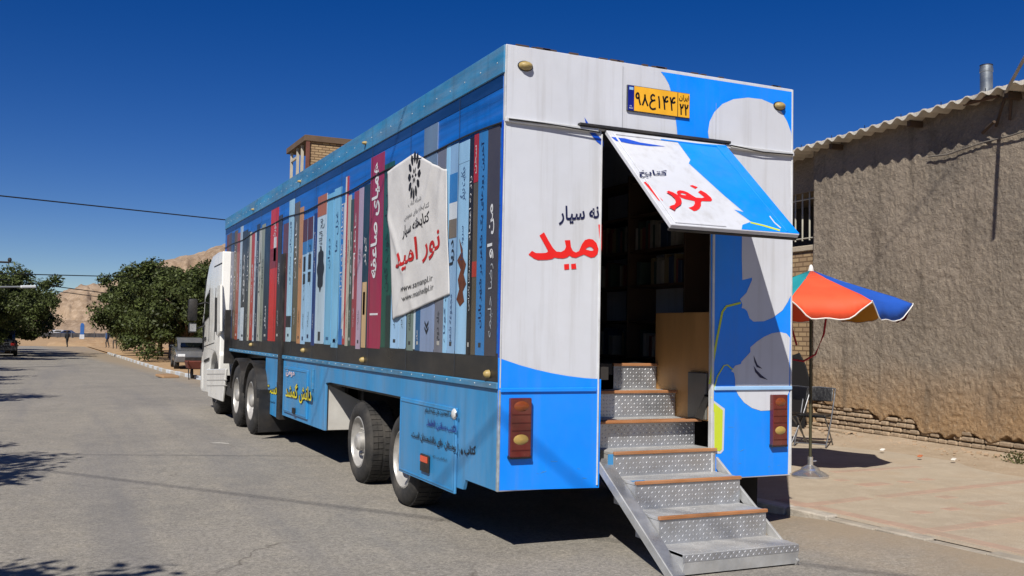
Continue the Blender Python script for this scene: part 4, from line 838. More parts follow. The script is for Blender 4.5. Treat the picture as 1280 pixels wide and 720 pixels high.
# corrugated sheet roof
ee = .345; zr_ = wallpx(1280, 101, ee)[1]; sr_ = wallpx(1280, 101, ee)[0]; zl_ = wallpx(992, 188, ee)[1]; sl_ = wallpx(992, 188, ee)[0]
def eave_z(s_): return zl_+(zr_-zl_)*(s_-sl_)/(sr_-sl_)
ROOF = mat('weathered_roof_sheet', 'c9c3b6', .85, var=.2, vscale=5, bump=.3, dust=.2)
nn = 700; sr = np.linspace(-9, 13, nn); v = []; f = []
for k, (off, up) in enumerate(((ee, 0), (-5, .25))):
    for s_ in sr:
        wv = .034*math.cos(2*math.pi*s_/.262); zc = eave_z(s_)+up
        v += [tuple(wp(s_, zc+wv-.014, off)-WC), tuple(wp(s_, zc+max(.010, wv)+.004+.004*math.sin(s_*3.1), off)-WC)]
for i in range(nn-1):
    a = i*2; b_ = (nn+i)*2
    f += [(a, a+2, a+3, a+1), (a, b_, b_+2, a+2), (a+1, a+3, b_+3, b_+1)]
me = bpy.data.meshes.new('corrugated_roof'); me.from_pydata(v, [], f); rf = link('corrugated_roof', me, ROOF, BU)
DW = mat('dark_old_timber', '4a3a2c', .85, var=.3, bump=.4)
bu('wall_plate', MB().prism([wp(-9, 0, .02), wp(13, 0, .02), wp(13, 0, -.1), wp(-9, 0, -.1)], (0, 0, .1)), DW)
o = bpy.data.objects[-1] if False else None
for k in range(12):
    s_ = -8+k*1.75; bu('rafter', MB().obox(wp(s_, eave_z(s_)-.085, .05), WD*.035, WN*.2, (0, 0, .045)), DW, .004)
bu('eave_pipe', MB().tube([wp(*wallpx(1205, 130, .2), .2), wp(*wallpx(1248, 119, .2), .2)], .03, 8), mat('rusty_pipe', '5a4438', .7, metal=.3, var=.3))
for a, b_ in (((1256, 122), (1245, 158)), ((1264, 112), (1262, 150)), ((1243, 152), (1228, 166))):
    bu('brace', MB().tube([wp(*wallpx(*a, .16), .16), wp(*wallpx(*b_, .05), .05)], .022, 6), DW)
for k in range(9): s_ = -1.5+k*.78; bu('roof_nail', MB().tube([wp(s_, eave_z(s_), .3), wp(s_, eave_z(s_)+.075, .3)], .006, 5), BLACK)
FL = mat('flue_metal', '8f9496', .4, metal=.75, var=.2, vscale=8, dust=.25)
fs, fz = wallpx(1233, 112, .1)
fl = bu('flue_pipe', MB().lathe([(.0, .03), (.083, .03), (.083, .34), (.089, .345), (.089, .40), (.083, .405), (.083, .44), (.075, .44), (.075, .3), (0, .3)], wp(fs, fz-.1, .1), 'z', 24), FL, 0, True)
bu('soot_ring', MB().lathe([(.086, .434), (.086, .445), (.074, .445)], wp(fs, fz-.1, .1), 'z', 24), BLACK, par=fl)
# conduit arm over the eave and the service cable
tgt = wp(*wallpx(1177, 280, .02), .02); best = None
for e_ in np.arange(.5, 4.0, .05):                        # how far the pole leans out follows from where its shadow ends on the wall
    for px_t in range(1290, 1520, 10):
        q_ = invp(px_t, 112-(px_t-1259)*1.83, wp(0, 0, float(e_)), WN); k_ = (q_-wp(0, 0, .02)).dot(WN)/-LIGHT.dot(WN); d_ = (q_+LIGHT*k_-tgt).length
        if best is None or d_ < best[0]: best = (d_, q_)
tip = best[1]; b0 = wp(*wallpx(1259, 112, .30), .30)
tg = tag(MB().tube([b0+(b0-tip).normalized()*.25, b0, tip], .022, 8).build('conduit_pole', mat('white_conduit', 'a9a49a', .6, var=.2)), 'pale conduit pole slanting out over the corrugated eave', 'pole')
a_, b_ = wp(*wallpx(1195, 196, .03), .03), wp(*wallpx(1070, 355, .02), .02)
tk = (a_.z-b_.z)/-LIGHT.z; w0 = a_-LIGHT*9; wd0 = (b_-a_)-LIGHT*tk
tag(MB().tube([w0-wd0*5, w0, w0+wd0*4, w0+wd0*9], .010, 5).build('street_wire', BLACK), 'thin black wire high over the pavement, its shadow on the plastered wall', 'wire')
lc_ = [wp(*wallpx(x_, y_, .05), .05) for x_, y_ in ((1160, 196), (1185, 193), (1205, 186), (1230, 178), (1262, 170), (1300, 158))]
tag(MB().tube(lc_, .012, 5).build('wall_cable', mat('grey_cable', '6a645c', .7)), 'sagging grey cable clipped along the plastered wall top', 'cable')
# dirt bank at the wall foot
ys = np.linspace(-6, 13, 90); v = []; f = []
for j, s_ in enumerate(ys):
    for i, (off, z_) in enumerate(((-.1, .165), (.02, .16), (.12, .148), (.3, .13), (.6, .114), (1.0, .104), (1.4, .096))):
        nz = (float(n2(np.array(s_*2.+40), np.array(off*6.)))-.5)*.035*(1 if i < 5 else .2); v.append(tuple(wp(s_, z_+nz, off+(float(n1(np.array(s_+20.), np.array(3.)))-.5)*.5*(i > 2))))
k = 7
for j in range(len(ys)-1):
    for i in range(k-1): f.append((j*k+i, j*k+i+1, (j+1)*k+i+1, (j+1)*k+i))
me = bpy.data.meshes.new('dirt_bank'); me.from_pydata(v, [], f); db = link('dirt_bank', me, ground_mat('bank_dirt', 'a2907a', '95846e', 'ab9b86', .8, 5, .95, .9, 25), smooth='all'); db['kind'] = 'structure'
# pebbles and crumbs
PEB = mat('pebble', objcol=True, rough=.9, var=.2)
m = MB()
for k in range(240):
    s_ = random.uniform(-1, 7); off = abs(random.gauss(.1, .45))+.1; r_ = random.uniform(.006, .022)*(1.3 if off < .4 else .8)
    c = wp(s_, .105+max(0, .05-.06*off)+.004, off); m.obox(c, (r_*random.uniform(.7, 1.4), r_*.3, 0), (-r_*.3, r_, .0), (0, 0, r_*.6))
o = m.build('rubble', PEB, None, .003, color=(.36, .26, .17)); o['kind'] = 'stuff'; o['label'] = 'crumbled mud and pebbles below the plastered wall'; o['category'] = 'rubble'
for px, py, c, lab in ((1150, 570, 'a8613e', 'broken piece of orange brick lying below the plastered wall'), (1192, 574, 'c8c4bc', 'scrap of white litter lying below the plastered wall'), (1103, 562, 'd0ccc4', 'white scrap lying at the edge of the parasol shadow')):
    p = inv(px, py, 2, .15); o = MB().obox((p.x, p.y, .15), (.035, .015, .006), (-.012, .022, 0), (0, .003, .009)).build('litter_scrap', mat('litter_'+c, c, .8), None, .006); tag(o, lab, 'litter')

# ------------------------------------------------------------------ parasol and folding chairs
UC = Vector((4.80, 2.01, .10)); U = empty('parasol', UC); tag(U, 'orange, blue and teal beach parasol on a chrome domed base', 'parasol')
cd = Vector((CAM[0]-UC.x, CAM[1]-UC.y, 0)).normalized(); rd = Vector((-cd.y, cd.x, 0)); rd = rd if rd.dot(Vector(RT)) > 0 else -rd
RIM, ZRIM, ZTOP = 1.07, 1.96, 2.33
def upt(th, r_, z_): return cd*math.cos(th)*r_+rd*math.sin(th)*r_+Vector((0, 0, z_))
cols = ['e5502c', '1450b0', '7a1c18', 'c88a2a', 'e5502c', '1450b0', '1c8a50', '188a92']
UW = mat('white_piping', 'd8d6d0', .6)
for k in range(8):
    t0, t1 = R(-11+45*k), R(34+45*k); m = MB(); n = 16; rows = [(0.03, ZTOP), (.3, ZTOP-.105), (.6, ZTOP-.205), (.9, ZTOP-.30), (RIM, ZRIM)]
    vs = []; fs = []
    for r_, z_ in rows:
        for i in range(n+1):
            a = t0+(t1-t0)*i/n; bow = 1-.035*math.sin(math.pi*i/n)*(r_/RIM); vs.append(upt(a, r_*math.cos(R(22.5))/math.cos(a-(t0+t1)/2)*bow if r_ > .05 else r_, z_-.02*math.sin(math.pi*i/n)*(r_/RIM)))
    for i in range(n+1):                                  # valance flap, cut back at the corners
        f_ = i/n; a = t0+(t1-t0)*f_; q = .17*min(1, max(0, min(f_, 1-f_)-.0)*4.6)+.006; vs.append(upt(a, RIM*1.01*math.cos(R(22.5))/math.cos(a-(t0+t1)/2)*(1-.035*math.sin(math.pi*f_)), ZRIM-q-.02*math.sin(math.pi*f_)+.008*math.sin(f_*17+k)))
    for j in range(len(rows)):
        for i in range(n): fs.append((j*(n+1)+i, j*(n+1)+i+1, (j+1)*(n+1)+i+1, (j+1)*(n+1)+i))
    m.add(vs, fs); cm = mat('parasol_cloth_'+cols[k], cols[k], .75, var=.07, vscale=5, bump=.1, bscale=14)
    b_ = bsdf(cm); o = m.build('canopy_panel', cm, U, smooth='all')
    s_ = o.modifiers.new('thickness', 'SOLIDIFY'); s_.thickness = .003
    MB().tube([v_ for v_ in vs[-(n+1):]], .007, 5).build('piping', UW, o)
    MB().tube([upt(t0, .04, ZTOP-.02), upt(t0, RIM*1.0, ZRIM-.012)], .008, 5).build('rib', CHROME, U)
    MB().tube([upt(t0, .03, ZTOP-.42), upt(t0, .55, ZTOP-.21)], .006, 5).build('strut', CHROME, U)
MB().lathe([(0, ZTOP+.075), (.018, ZTOP+.06), (.03, ZTOP+.01), (.04, ZTOP-.01)], (0, 0, 0), 'z', 12).build('finial', UW, U, smooth='all')
MB().tube([(0, 0, .1), (0, 0, ZTOP)], .017, 10).build('pole', mat('drab_pole', '4c4a38', .45, metal=.4, var=.2), U, smooth=True)
MB().lathe([(.0, .22), (.03, .22), (.032, .13), (.06, .115), (.10, .095), (.105, .075), (.17, .045), (.205, .02), (.205, .0), (0, 0)], (0, 0, .003), 'z', 36).build('base', CHROME, U, smooth=True)
MB().tube([(.02, 0, .17), (.07, -.02, .175)], .008, 6).build('clamp_screw', CHROME, U)
REDR = mat('red_ribbon', 'a01828', .7)
rb = [(-.22, ZRIM-.1), (-.2, ZRIM-.3), (-.15, ZRIM-.48)]; MB().tube([rd*a+cd*.2+Vector((0, 0, z_)) for a, z_ in rb], .012, 5).build('ribbon', REDR, U)
rb = [(.17, ZRIM-.12), (.14, ZRIM-.35), (.05, ZRIM-.58), (-.08, ZRIM-.66), (-.2, ZRIM-.64)]; MB().tube([rd*a+cd*.1+Vector((0, 0, z_)) for a, z_ in rb], .012, 5).build('ribbon', REDR, U)

TUBE = mat('dull_chair_tube', '77787a', .3, metal=.8, var=.15)
def folding_chair(loc, rz, label):
    c = empty('folding_chair', loc); tag(c, label, 'chair', 'folding chairs by the plastered wall'); c.rotation_euler.z = rz
    PADM = mat('black_vinyl_pad', '0e0e10', .35, var=.2, bump=.2, bscale=30)
    MB().box(-.21, .21, -.20, .20, .425, .465).build('seat', PADM, c, .018, seg=2)
    MB().obox((0, .245, .74), (.205, 0, 0), (0, .016, .004), (0, .028, .095)).build('backrest', PADM, c, .014, seg=2)
    for s_ in (-1, 1):
        MB().tube([(s_*.225, .29, .83), (s_*.225, .27, .76), (s_*.225, .06, .40), (s_*.225, -.25, .012)], .011, 8).build('leg', TUBE, c, smooth=True)
        MB().tube([(s_*.20, -.19, .425), (s_*.20, .02, .25), (s_*.20, .25, .012)], .011, 8).build('leg', TUBE, c, smooth=True)
    MB().tube([(-.225, .29, .83), (0, .297, .845), (.225, .29, .83)], .011, 8).build('top_tube', TUBE, c, smooth=True)
    MB().tube([(-.225, -.22, .05), (.225, -.22, .05)], .009, 6).build('stretcher', TUBE, c); MB().tube([(-.2, .22, .05), (.2, .22, .05)], .009, 6).build('stretcher', TUBE, c)
    return c
def face(dx, dy): return math.atan2(dy, dx)+math.pi/2
p1 = inv(1018, 556, 2, .115); p2 = inv(983, 553, 2, .115)
folding_chair((p1.x, p1.y, .10), face(-.85, -.55), 'black and chrome folding chair with its whole backrest clear of the trailer')
folding_chair((p2.x, p2.y, .10), face(-.95, -.3), 'black and chrome folding chair half hidden behind the trailer corner')
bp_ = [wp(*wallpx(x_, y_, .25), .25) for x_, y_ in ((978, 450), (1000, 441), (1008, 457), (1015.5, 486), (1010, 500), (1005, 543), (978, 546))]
tag(MB().prism(bp_, WN*.03).build('black_shape', mat('matte_black', '08080a', .9, var=.2), None, .004), 'tall flat black shape standing by the plastered wall behind the chairs', 'board')  # upright flat black panel cut to a dark outline, set off the wall

# ------------------------------------------------------------------ trees
def leaf_mat(name, c1, var):
    m = mat(name, c1, .55, var=.25, vscale=1.2, island=var, spec=.25); b = bsdf(m)
    t = m.node_tree; tr = t.nodes.new('ShaderNodeBsdfTranslucent'); mx = t.nodes.new('ShaderNodeMixShader'); mx.inputs[0].default_value = .22
    src = b.inputs['Base Color'].links[0].from_socket; t.links.new(src, tr.inputs[0]); t.links.new(b.outputs[0], mx.inputs[1]); t.links.new(tr.outputs[0], mx.inputs[2]); t.links.new(mx.outputs[0], t.nodes['Material Output'].inputs[0]); return m
LEAF = leaf_mat('mulberry_leaf', '454e28', .55); BARK = mat('bark', '4e4033', .9, var=.3, bump=.6, bscale=14)
def make_tree(seed, height, rx, ry, zlo, nleaf, lsize):
    g = np.random.default_rng(seed); rr = random.Random(seed)
    tb = MB(); th = zlo+.5; tb.tube([(0, 0, -.1), (.03, .02, th*.5), (.08, -.04, th)], [.17, .13, .12], 9); tips = []
    cz = (zlo+height)/2; rz = (height-zlo)/2
    for k in range(9):
        a = 2*math.pi*k/9+rr.uniform(-.3, .3); e = rr.uniform(.15, 1.2); L_b = rr.uniform(.55, .9)
        end = Vector((math.cos(a)*math.cos(e)*rx*L_b, math.sin(a)*math.cos(e)*ry*L_b, cz+math.sin(e)*rz*L_b-.2)); st_ = Vector((.08, -.04, th*rr.uniform(.7, 1)))
        mid = (st_+end)/2+Vector((rr.uniform(-.2, .2), rr.uniform(-.2, .2), rr.uniform(.0, .3))); tb.tube([st_, mid, end], [.075, .05, .018], 6); tips += [mid, end]
    # clumps spread over the crown; leaves gather in them
    nc = 85; cl = []
    while len(cl) < nc:
        p = g.normal(size=3); p /= np.linalg.norm(p); r_ = g.random()**.38
        q = p*r_*(1+.30*np.sin(3*p[0]+seed)*np.cos(4*p[1]+2*p[2]+seed)+.16*g.normal())
        q = q*[rx, ry, rz]+[0, 0, cz]
        if q[2] > zlo-.2+.3*g.random(): cl.append(q)
    cl = np.array(cl); cr = g.uniform(.22, .66, nc)*min(rx, 2.5)/2.3
    ci = g.integers(0, nc, nleaf); d = g.normal(size=(nleaf, 3)); d /= np.linalg.norm(d, axis=1)[:, None]; rr_ = g.random(nleaf)**.5
    P = cl[ci]+d*(cr[ci]*rr_)[:, None]*[1.15, 1.15, .85]
    n_ = d*.6+g.normal(size=(nleaf, 3))*.6+[0, 0, .5]; n_ /= np.linalg.norm(n_, axis=1)[:, None]
    t_ = np.cross(n_, g.normal(size=(nleaf, 3))); t_ /= np.linalg.norm(t_, axis=1)[:, None]; b_ = np.cross(n_, t_)
    sz = lsize*g.uniform(.6, 1.35, nleaf)[:, None]
    V = np.stack([P-t_*sz, P+b_*sz*.55-n_*sz*.1, P+t_*sz, P-b_*sz*.55-n_*sz*.1], 1).reshape(-1, 3)
    me = bpy.data.meshes.new('crown'); me.vertices.add(len(V)); me.vertices.foreach_set('co', V.ravel())
    me.loops.add(nleaf*4); me.loops.foreach_set('vertex_index', np.arange(nleaf*4, dtype=np.int32)); me.polygons.add(nleaf); me.polygons.foreach_set('loop_start', np.arange(0, nleaf*4, 4, dtype=np.int32)); me.update(calc_edges=True)
    tm = MB(); tm.v, tm.f = tb.v, tb.f
    return tm, me
def tree(tm, me, loc, rz, sc, label, group, mk={}):
    r_ = empty('street_tree', loc); r_.rotation_euler.z = rz; r_.scale = (sc, sc, sc); tag(r_, label, 'tree', group)
    k = id(tm)
    if k not in mk: o = tm.build('trunk', BARK, r_, smooth='all'); mk[k] = o.data
    else: link('trunk', mk[k], BARK, r_)
    link('crown', me, LEAF, r_); return r_
VA = make_tree(11, 5.2, 3.1, 2.9, .75, 34000, .085); VB = make_tree(23, 4.7, 2.8, 3.0, .7, 32000, .085); VC = make_tree(37, 5.0, 3.4, 3.1, .7, 34000, .085)
right_trees = [(VB, 4.6, 33.5, .3, .93), (VA, 3.9, 40, 1.2, .98), (VC, 3.5, 47.5, 2.4, 1.02), (VA, 3.3, 54, 4.0, 1.08), (VB, 3.2, 60, 5.2, 1.1), (VA, 3.3, 66, 3.3, 1.1), (VC, 3.4, 71, .9, 1.05), (VB, 3.6, 80, 2.2, 1.0)]
for v_, x_, y_, rz, sc in right_trees: tree(*v_, (x_, y_, gz(y_)+.05), rz, sc, 'dense dark green tree in the row ahead of the tractor truck', 'trees along the kerb ahead of the truck')
left_trees = [(VC, -6.9, 52, .4, .92), (VA, -6.1, 60, 1.9, 1.0), (VB, -5.8, 68, 3.0, 1.15), (VC, -7.3, 75, 4.1, 1.0), (VA, -7.6, 84, 5.0, .95)]
for v_, x_, y_, rz, sc in left_trees: tree(*v_, (x_, y_, gz(y_)+.05), rz, sc, 'dense dark green street tree across the road from the truck', 'trees across the road')
VN = make_tree(51, 5.4, 2.3, 2.4, 2.2, 12000, .085)
for x_, y_, rz, sc in ((-8.2, 3.2, .2, 1.0), (-8.5, -2.4, 2.1, 1.0), (-8.6, -6.6, 4., .95), (-8.6, 15, 1., 1.), (-9.2, 25, 3., 1.05), (-9.6, 34, 5., 1.05)): tree(*VN, (x_, y_, .1), rz, sc, 'street tree whose leafy shadow reaches the road behind the trailer', 'trees on the near left kerb')

# weed at the wall foot
wd_ = MB(); wc = inv(1272, 578, 2, .14)
for k in range(260):
    a = random.uniform(0, 6.283); r_ = abs(random.gauss(0, .10)); c = Vector((wc.x+math.cos(a)*r_*.8, wc.y+math.sin(a)*r_*1.5, .13+random.uniform(.0, .16)*max(.2, 1-r_*3)))
    d_ = Vector((math.cos(a), math.sin(a), random.uniform(.1, 1.1))).normalized(); s_ = d_.cross(Vector((random.random(), random.random(), 1))).normalized(); l = random.uniform(.02, .045)
    wd_.add([c, c+d_*l*.5+s_*l*.28, c+d_*l, c+d_*l*.5-s_*l*.28], [(0, 1, 2, 3)])
pl = empty('weed_plant', (wc.x, wc.y, .12)); tag(pl, 'low green weed growing at the foot of the plastered wall', 'weed')
wd_.v = [tuple(Vector(v)-Vector((wc.x, wc.y, .12))) for v in wd_.v]; wd_.build('leaves', leaf_mat('weed_leaf', '4c5a2c', .35), pl)
st_ = MB()
for k in range(9): a = k*.7; st_.tube([(0, 0, -.03), (math.cos(a)*.08, math.sin(a)*.14, .07)], .004, 4)
st_.build('stems', mat('weed_stem', '5a6030', .8), pl)

# ------------------------------------------------------------------ hill beyond the road
hs = [(-60, 412), (0, 392), (40, 379), (58, 371), (78, 363), (100, 357), (125, 351), (150, 345), (175, 334), (205, 324), (240, 317), (262, 308), (282, 303), (330, 297), (400, 293), (480, 303), (560, 330), (640, 370), (720, 410)]
D0 = 330.; xs = np.linspace(-150, 760, 300); hy = np.interp(xs, [a for a, _ in hs], [b for _, b in hs]); nb = 90
V = []
for j in range(nb):
    t_ = j/(nb-1)
    for i, px in enumerate(xs):
        d = ray(px, 400); dh = d[:2]/np.linalg.norm(d[:2]); top = ray(px, hy[i]); slope = top[2]/np.linalg.norm(top[:2])
        dist = 235+t_*190; pr = min(1, t_/.55); pr = pr*pr*(3-2*pr)*(1 if t_ < .6 else 1)
        hh = (1.64+slope*(235+.55*190)*1.0)*pr
        if t_ > .55: hh = (1.64+slope*(235+.55*190))*(1-.25*(t_-.55))
        f_ = lambda s_, a: (float(n1(np.array(px*.02*s_+50), np.array(t_*6*s_+a)))-.5)
        hh += max(0, min(1, hh/6))*(f_(1, 3)*4.5+abs(f_(3, 9))*3.-.8+f_(7, 1)*2.6+abs(f_(13, 4))*2.4-.6)*(.45 if .42 < t_ < .68 else 1)
        V.append((CAM[0]+dh[0]*dist, CAM[1]+dh[1]*dist, max(hh, -3)-.7))
nx = len(xs); me = bpy.data.meshes.new('hill'); me.from_pydata(V, [], [(j*nx+i, j*nx+i+1, (j+1)*nx+i+1, (j+1)*nx+i) for j in range(nb-1) for i in range(nx-1)])
o = link('hill', me, ROCK, smooth='all'); o['kind'] = 'structure'
# boulders on the hill, low wall and totem at its foot
def far(px, dist, z_=None):
    d = ray(px, 408); dh = d[:2]/np.linalg.norm(d[:2]); return Vector((CAM[0]+dh[0]*dist, CAM[1]+dh[1]*dist, -.57 if z_ is None else z_))
a_, b_ = far(30, 195), far(330, 225); dv = (b_-a_)
fe = empty('railing_fence', a_); tag(fe, 'long low dark railing fence at the foot of the rocky hill', 'fence'); FEN = mat('dark_fence', '5a5a5c', .7, var=.4, vscale=1.5)
for k in range(25):
    p = dv*(k/24); MB().box(p.x-.06, p.x+.06, p.y-.06, p.y+.06, 0, 1.25).build('fence_post', FEN, fe)
    if k < 24:
        q = dv*((k+1)/24); MB().prism([p+Vector((0, 0, .15)), q+Vector((0, 0, .15)), q+Vector((0, 0, .95)), p+Vector((0, 0, .95))], (0, .03, 0)).build('fence_panel', FEN, fe)
tp = far(103, 185); to = empty('totem_sign', tp); tag(to, 'slim blue and white totem sign standing before the railing fence', 'sign')
MB().box(-.32, .32, -.12, .12, .8, 2.5).build('panel', mat('totem_blue', '2a5a9a', .5), to, .03); MB().box(-.38, .38, -.2, .2, 0, .79).build('plinth', mat('totem_white', 'b8bcc0', .6), to, .03); MB().prism([(-.3, -.1, 2.5), (.3, -.1, 2.5), (.1, -.1, 2.8), (-.25, -.1, 2.75)], (0, .2, 0)).build('cap', MATS['totem_blue'], to)
# heap of earth where the asphalt ends
v = []; f = []; 
for j, t_ in enumerate(np.linspace(0, 1, 14)):
    for i, u_ in enumerate(np.linspace(0, 1, 60)):
        p = far(60+u_*100, 118+t_*16); hmp = math.sin(math.pi*t_)**.8*math.sin(math.pi*u_)**.4*.75*(.6+.6*float(n2(np.array(u_*9.), np.array(t_*3.)))); v.append((p.x, p.y, -.60+hmp))
for j in range(13):
    for i in range(59): f.append((j*60+i, j*60+i+1, (j+1)*60+i+1, (j+1)*60+i))
me = bpy.data.meshes.new('earth_mound'); me.from_pydata(v, [], f); o = link('earth_mound', me, DIRT, smooth='all'); o['kind'] = 'structure'

# ------------------------------------------------------------------ cars, far people, bits along the street
def car(name, loc, rz, body, label, suv=False, sc=1.0):
    c = empty(name, loc); c.rotation_euler.z = rz; c.scale = (sc,)*3; tag(c, label, 'car')
    h = 1.72 if suv else 1.44; P = mat('car_paint_'+body, body, .25, coat=.6, var=.05, dust=.2)
    lo = [(-2.15, .35), (-2.18, .75), (-2.05, .92), (-1.3, .98), (1.3, .95), (2.05, .82), (2.18, .6), (2.15, .32)]
    MB().prism([(-.84, y_, z_) for y_, z_ in lo], (1.68, 0, 0)).build('body', P, c, .09, True, 3)
    up = [(-1.75 if not suv else -2.05, .94), (-1.15 if not suv else -1.85, h-.03), (-.7, h), (.25, h-.02), (1.05, .94)]
    MB().prism([(-.70, y_, z_) for y_, z_ in up], (1.40, 0, 0)).build('cabin', P, c, .09, True, 3)
    gl = [(-.95 if not suv else -1.75, 1.0), (-.75 if not suv else -1.65, h-.14), (.18, h-.14), (.72, 1.0)]
    for s_ in (-1, 1): MB().prism([(s_*.715, y_, z_) for y_, z_ in gl], (s_*-.05, 0, 0)).build('side_window', GLASS, c)
    r0, r1 = Vector((0, up[0][0]-.012, up[0][1]+.06)), Vector((0, up[1][0]-.012, up[1][1]-.12)); MB().prism([r0+Vector((-.58, 0, 0)), r0+Vector((.58, 0, 0)), r1+Vector((.5, 0, 0)), r1+Vector((-.5, 0, 0))], (0, .04, 0)).build('rear_window', GLASS, c)
    f0, f1 = Vector((0, up[4][0]+.012, up[4][1]+.07)), Vector((0, up[3][0]+.03, up[3][1]-.08)); MB().prism([f0+Vector((-.6, 0, 0)), f0+Vector((.6, 0, 0)), f1+Vector((.52, 0, 0)), f1+Vector((-.52, 0, 0))], (0, -.05, 0)).build('windscreen', GLASS, c)
    MB().box(-.45, .45, 2.165, 2.2, .42, .56).build('grille', BLACK, c, .01)
    for s_ in (-1, 1):
        MB().box(s_*.62-.14, s_*.62+.14, -2.195, -2.15, .68, .84).build('tail_light', mat('car_tail', '7a1814', .3), c, .01); MB().box(s_*.6-.16, s_*.6+.16, 2.13, 2.19, .58, .7).build('headlight', mat('car_head', 'd0d4d8', .1), c, .01)
        for y_ in (-1.3, 1.32):
            w_ = empty('wheel', (s_*.84, y_, .31), c); MB().lathe([(.19, -s_*.0), (.3, s_*.02), (.31, -s_*.04), (.31, -s_*.18), (.2, -s_*.2)], (0, 0, 0), 'x', 20).build('tyre', RUBBER, w_); MB().lathe([(.2, s_*.005), (.05, -s_*.02), (.001, 0)], (0, 0, 0), 'x', 16).build('rim', STEEL, w_)
    MB().box(-.8, .8, -2.24, -2.1, .36, .58).build('bumper', P, c, .03); return c
p = gnd(222, 466); car('sedan_car', (2.45, 37.5, gz(37.5)+.07), 3.09, '55575b', 'grey sedan parked on the pavement in the shade of the trees', sc=.92)
car('off_road_car', (-5.9, 62, gz(62)), .03, '20242a', 'dark off-road car parked under the trees across the road', True)
car('hatchback_car', (-6.3, 69.5, gz(69)), .03, '3a3c40', 'dark grey car parked beyond the off-road car')
q = far(70, 215); car('white_car', q, 1.9, 'c4c6c8', 'small white car standing on the bare dirt beyond the road end')
q = far(82, 205); car('blue_car', q, 1.6, '1a3a66', 'small blue car standing on the bare dirt beyond the road end')

def person(loc, rz, top, legs, label, sit=False):
    p_ = empty('person', loc); p_.rotation_euler.z = rz; tag(p_, label, 'person')
    pts = [(0, 0, .92), (0, 0, 1.15), (0, .01, 1.42), (0, .01, 1.5), (0, .02, 1.62), (.18, 0, 1.40), (.25, .03, 1.13), (.23, .12, .9), (-.18, 0, 1.40), (-.26, -.02, 1.13), (-.22, .05, .88), (.09, 0, .88), (.1, .12, .5), (.1, .05, .06), (.1, .17, .03), (-.09, 0, .88), (-.1, -.08, .5), (-.1, -.2, .08), (-.1, -.08, .03)]
    rad = [.14, .14, .15, .06, .095, .07, .05, .035, .07, .05, .035, .09, .065, .045, .04, .09, .065, .045, .04]
    ed_ = [(0, 1), (1, 2), (2, 3), (3, 4), (2, 5), (5, 6), (6, 7), (2, 8), (8, 9), (9, 10), (0, 11), (11, 12), (12, 13), (13, 14), (0, 15), (15, 16), (16, 17), (17, 18)]
    me = bpy.data.meshes.new('body'); me.from_pydata(pts, ed_, []); o = link('body', me, mat('cloth_'+legs, legs, .85), p_)
    sk_ = o.modifiers.new('skin', 'SKIN'); o.modifiers.new('sub', 'SUBSURF').render_levels = 1
    for v_, r_ in zip(me.skin_vertices[0].data, rad): v_.radius = (r_, r_)
    me.skin_vertices[0].data[0].use_root = True
    MB().lathe([(.15, .86), (.175, .95), (.17, 1.15), (.19, 1.35), (.15, 1.46), (.07, 1.5)], (0, 0, 0), 'z', 14).build('shirt', mat('cloth_'+top, top, .85), p_, smooth='all')
    MB().lathe([(.0, 1.76), (.06, 1.74), (.1, 1.68), (.105, 1.62), (.09, 1.58)], (0, -.01, 0), 'z', 12).build('hair', mat('hair_dark', '18120e', .7), p_, smooth='all')
    MB().lathe([(.0, 1.5), (.06, 1.53), (.085, 1.6), (.08, 1.68)], (0, .03, 0), 'z', 12).build('face', mat('skin_tone', '9a6a4c', .6), p_, smooth='all'); return p_
person((-1.75, 104, gz(104)), .6, '16181c', '1c1e22', 'person in dark clothes walking near the end of the road')
person((2.2, 92, gz(92)+.05), 2.6, '8a7a5a', '3a3630', 'person in a tan top standing beneath the kerbside trees')
person((1.9, 100, gz(100)+.05), 1.6, '24406a', '222428', 'person in a blue top standing beneath the kerbside trees')
bc = (3.2, 52, gz(52)+.07); o = empty('refuse_bin', bc); tag(o, 'dark blue refuse bin standing under the kerbside trees', 'bin')
MB().lathe([(0, 0), (.2, 0), (.25, .7), (.26, .75), (0, .75)], (0, 0, 0), 'z', 16).build('drum', mat('bin_blue', '1c3450', .5), o, smooth=True); MB().lathe([(.28, .75), (.25, .83), (0, .87)], (0, 0, 0), 'z', 16).build('lid', mat('bin_lid', '16202c', .5), o, smooth=True)
# boundary walls and shop fronts under the trees
def yard_wall(x0, x1, y0, y1, h, col, label, gates=()):
    w_ = empty('yard_wall', (x0, y0, gz(y0))); tag(w_, label, 'wall'); MB().box(0, x1-x0, 0, y1-y0, -.6, h).build('wall', mat('yard_plaster_'+col, col, .9, var=.15, bump=.3), w_)
    MB().box(-.06, x1-x0+.06, -.01, y1-y0+.01, h+.002, h+.09).build('coping', mat('coping', '8a7c68', .9), w_)
    for g0, g1, c in gates: MB().box(-.06, -.003, g0, g1, 0, 2.1).build('gate', mat('gate_'+c, c, .5), w_, .01)
yard_wall(8.6, 8.9, 30, 58, 2.6, 'a08a68', 'tan yard wall with a green gate behind the kerbside trees', ((4, 7, '4a7a3a'), (14, 16, '8a8a84')))
yard_wall(8.0, 8.3, 58.5, 100, 2.6, 'b09850', 'ochre yard wall with pale gates behind the far kerbside trees', ((6, 9, '6aa04a'), (13, 14.2, 'c0bcae'), (20, 23, 'b8b4a8')))
yard_wall(-13.3, -13, 40, 100, 2.6, 'a8967a', 'tan yard wall behind the trees across the road', ((10, 13, '3a4a5a'), (30, 33, '8a8a84')))
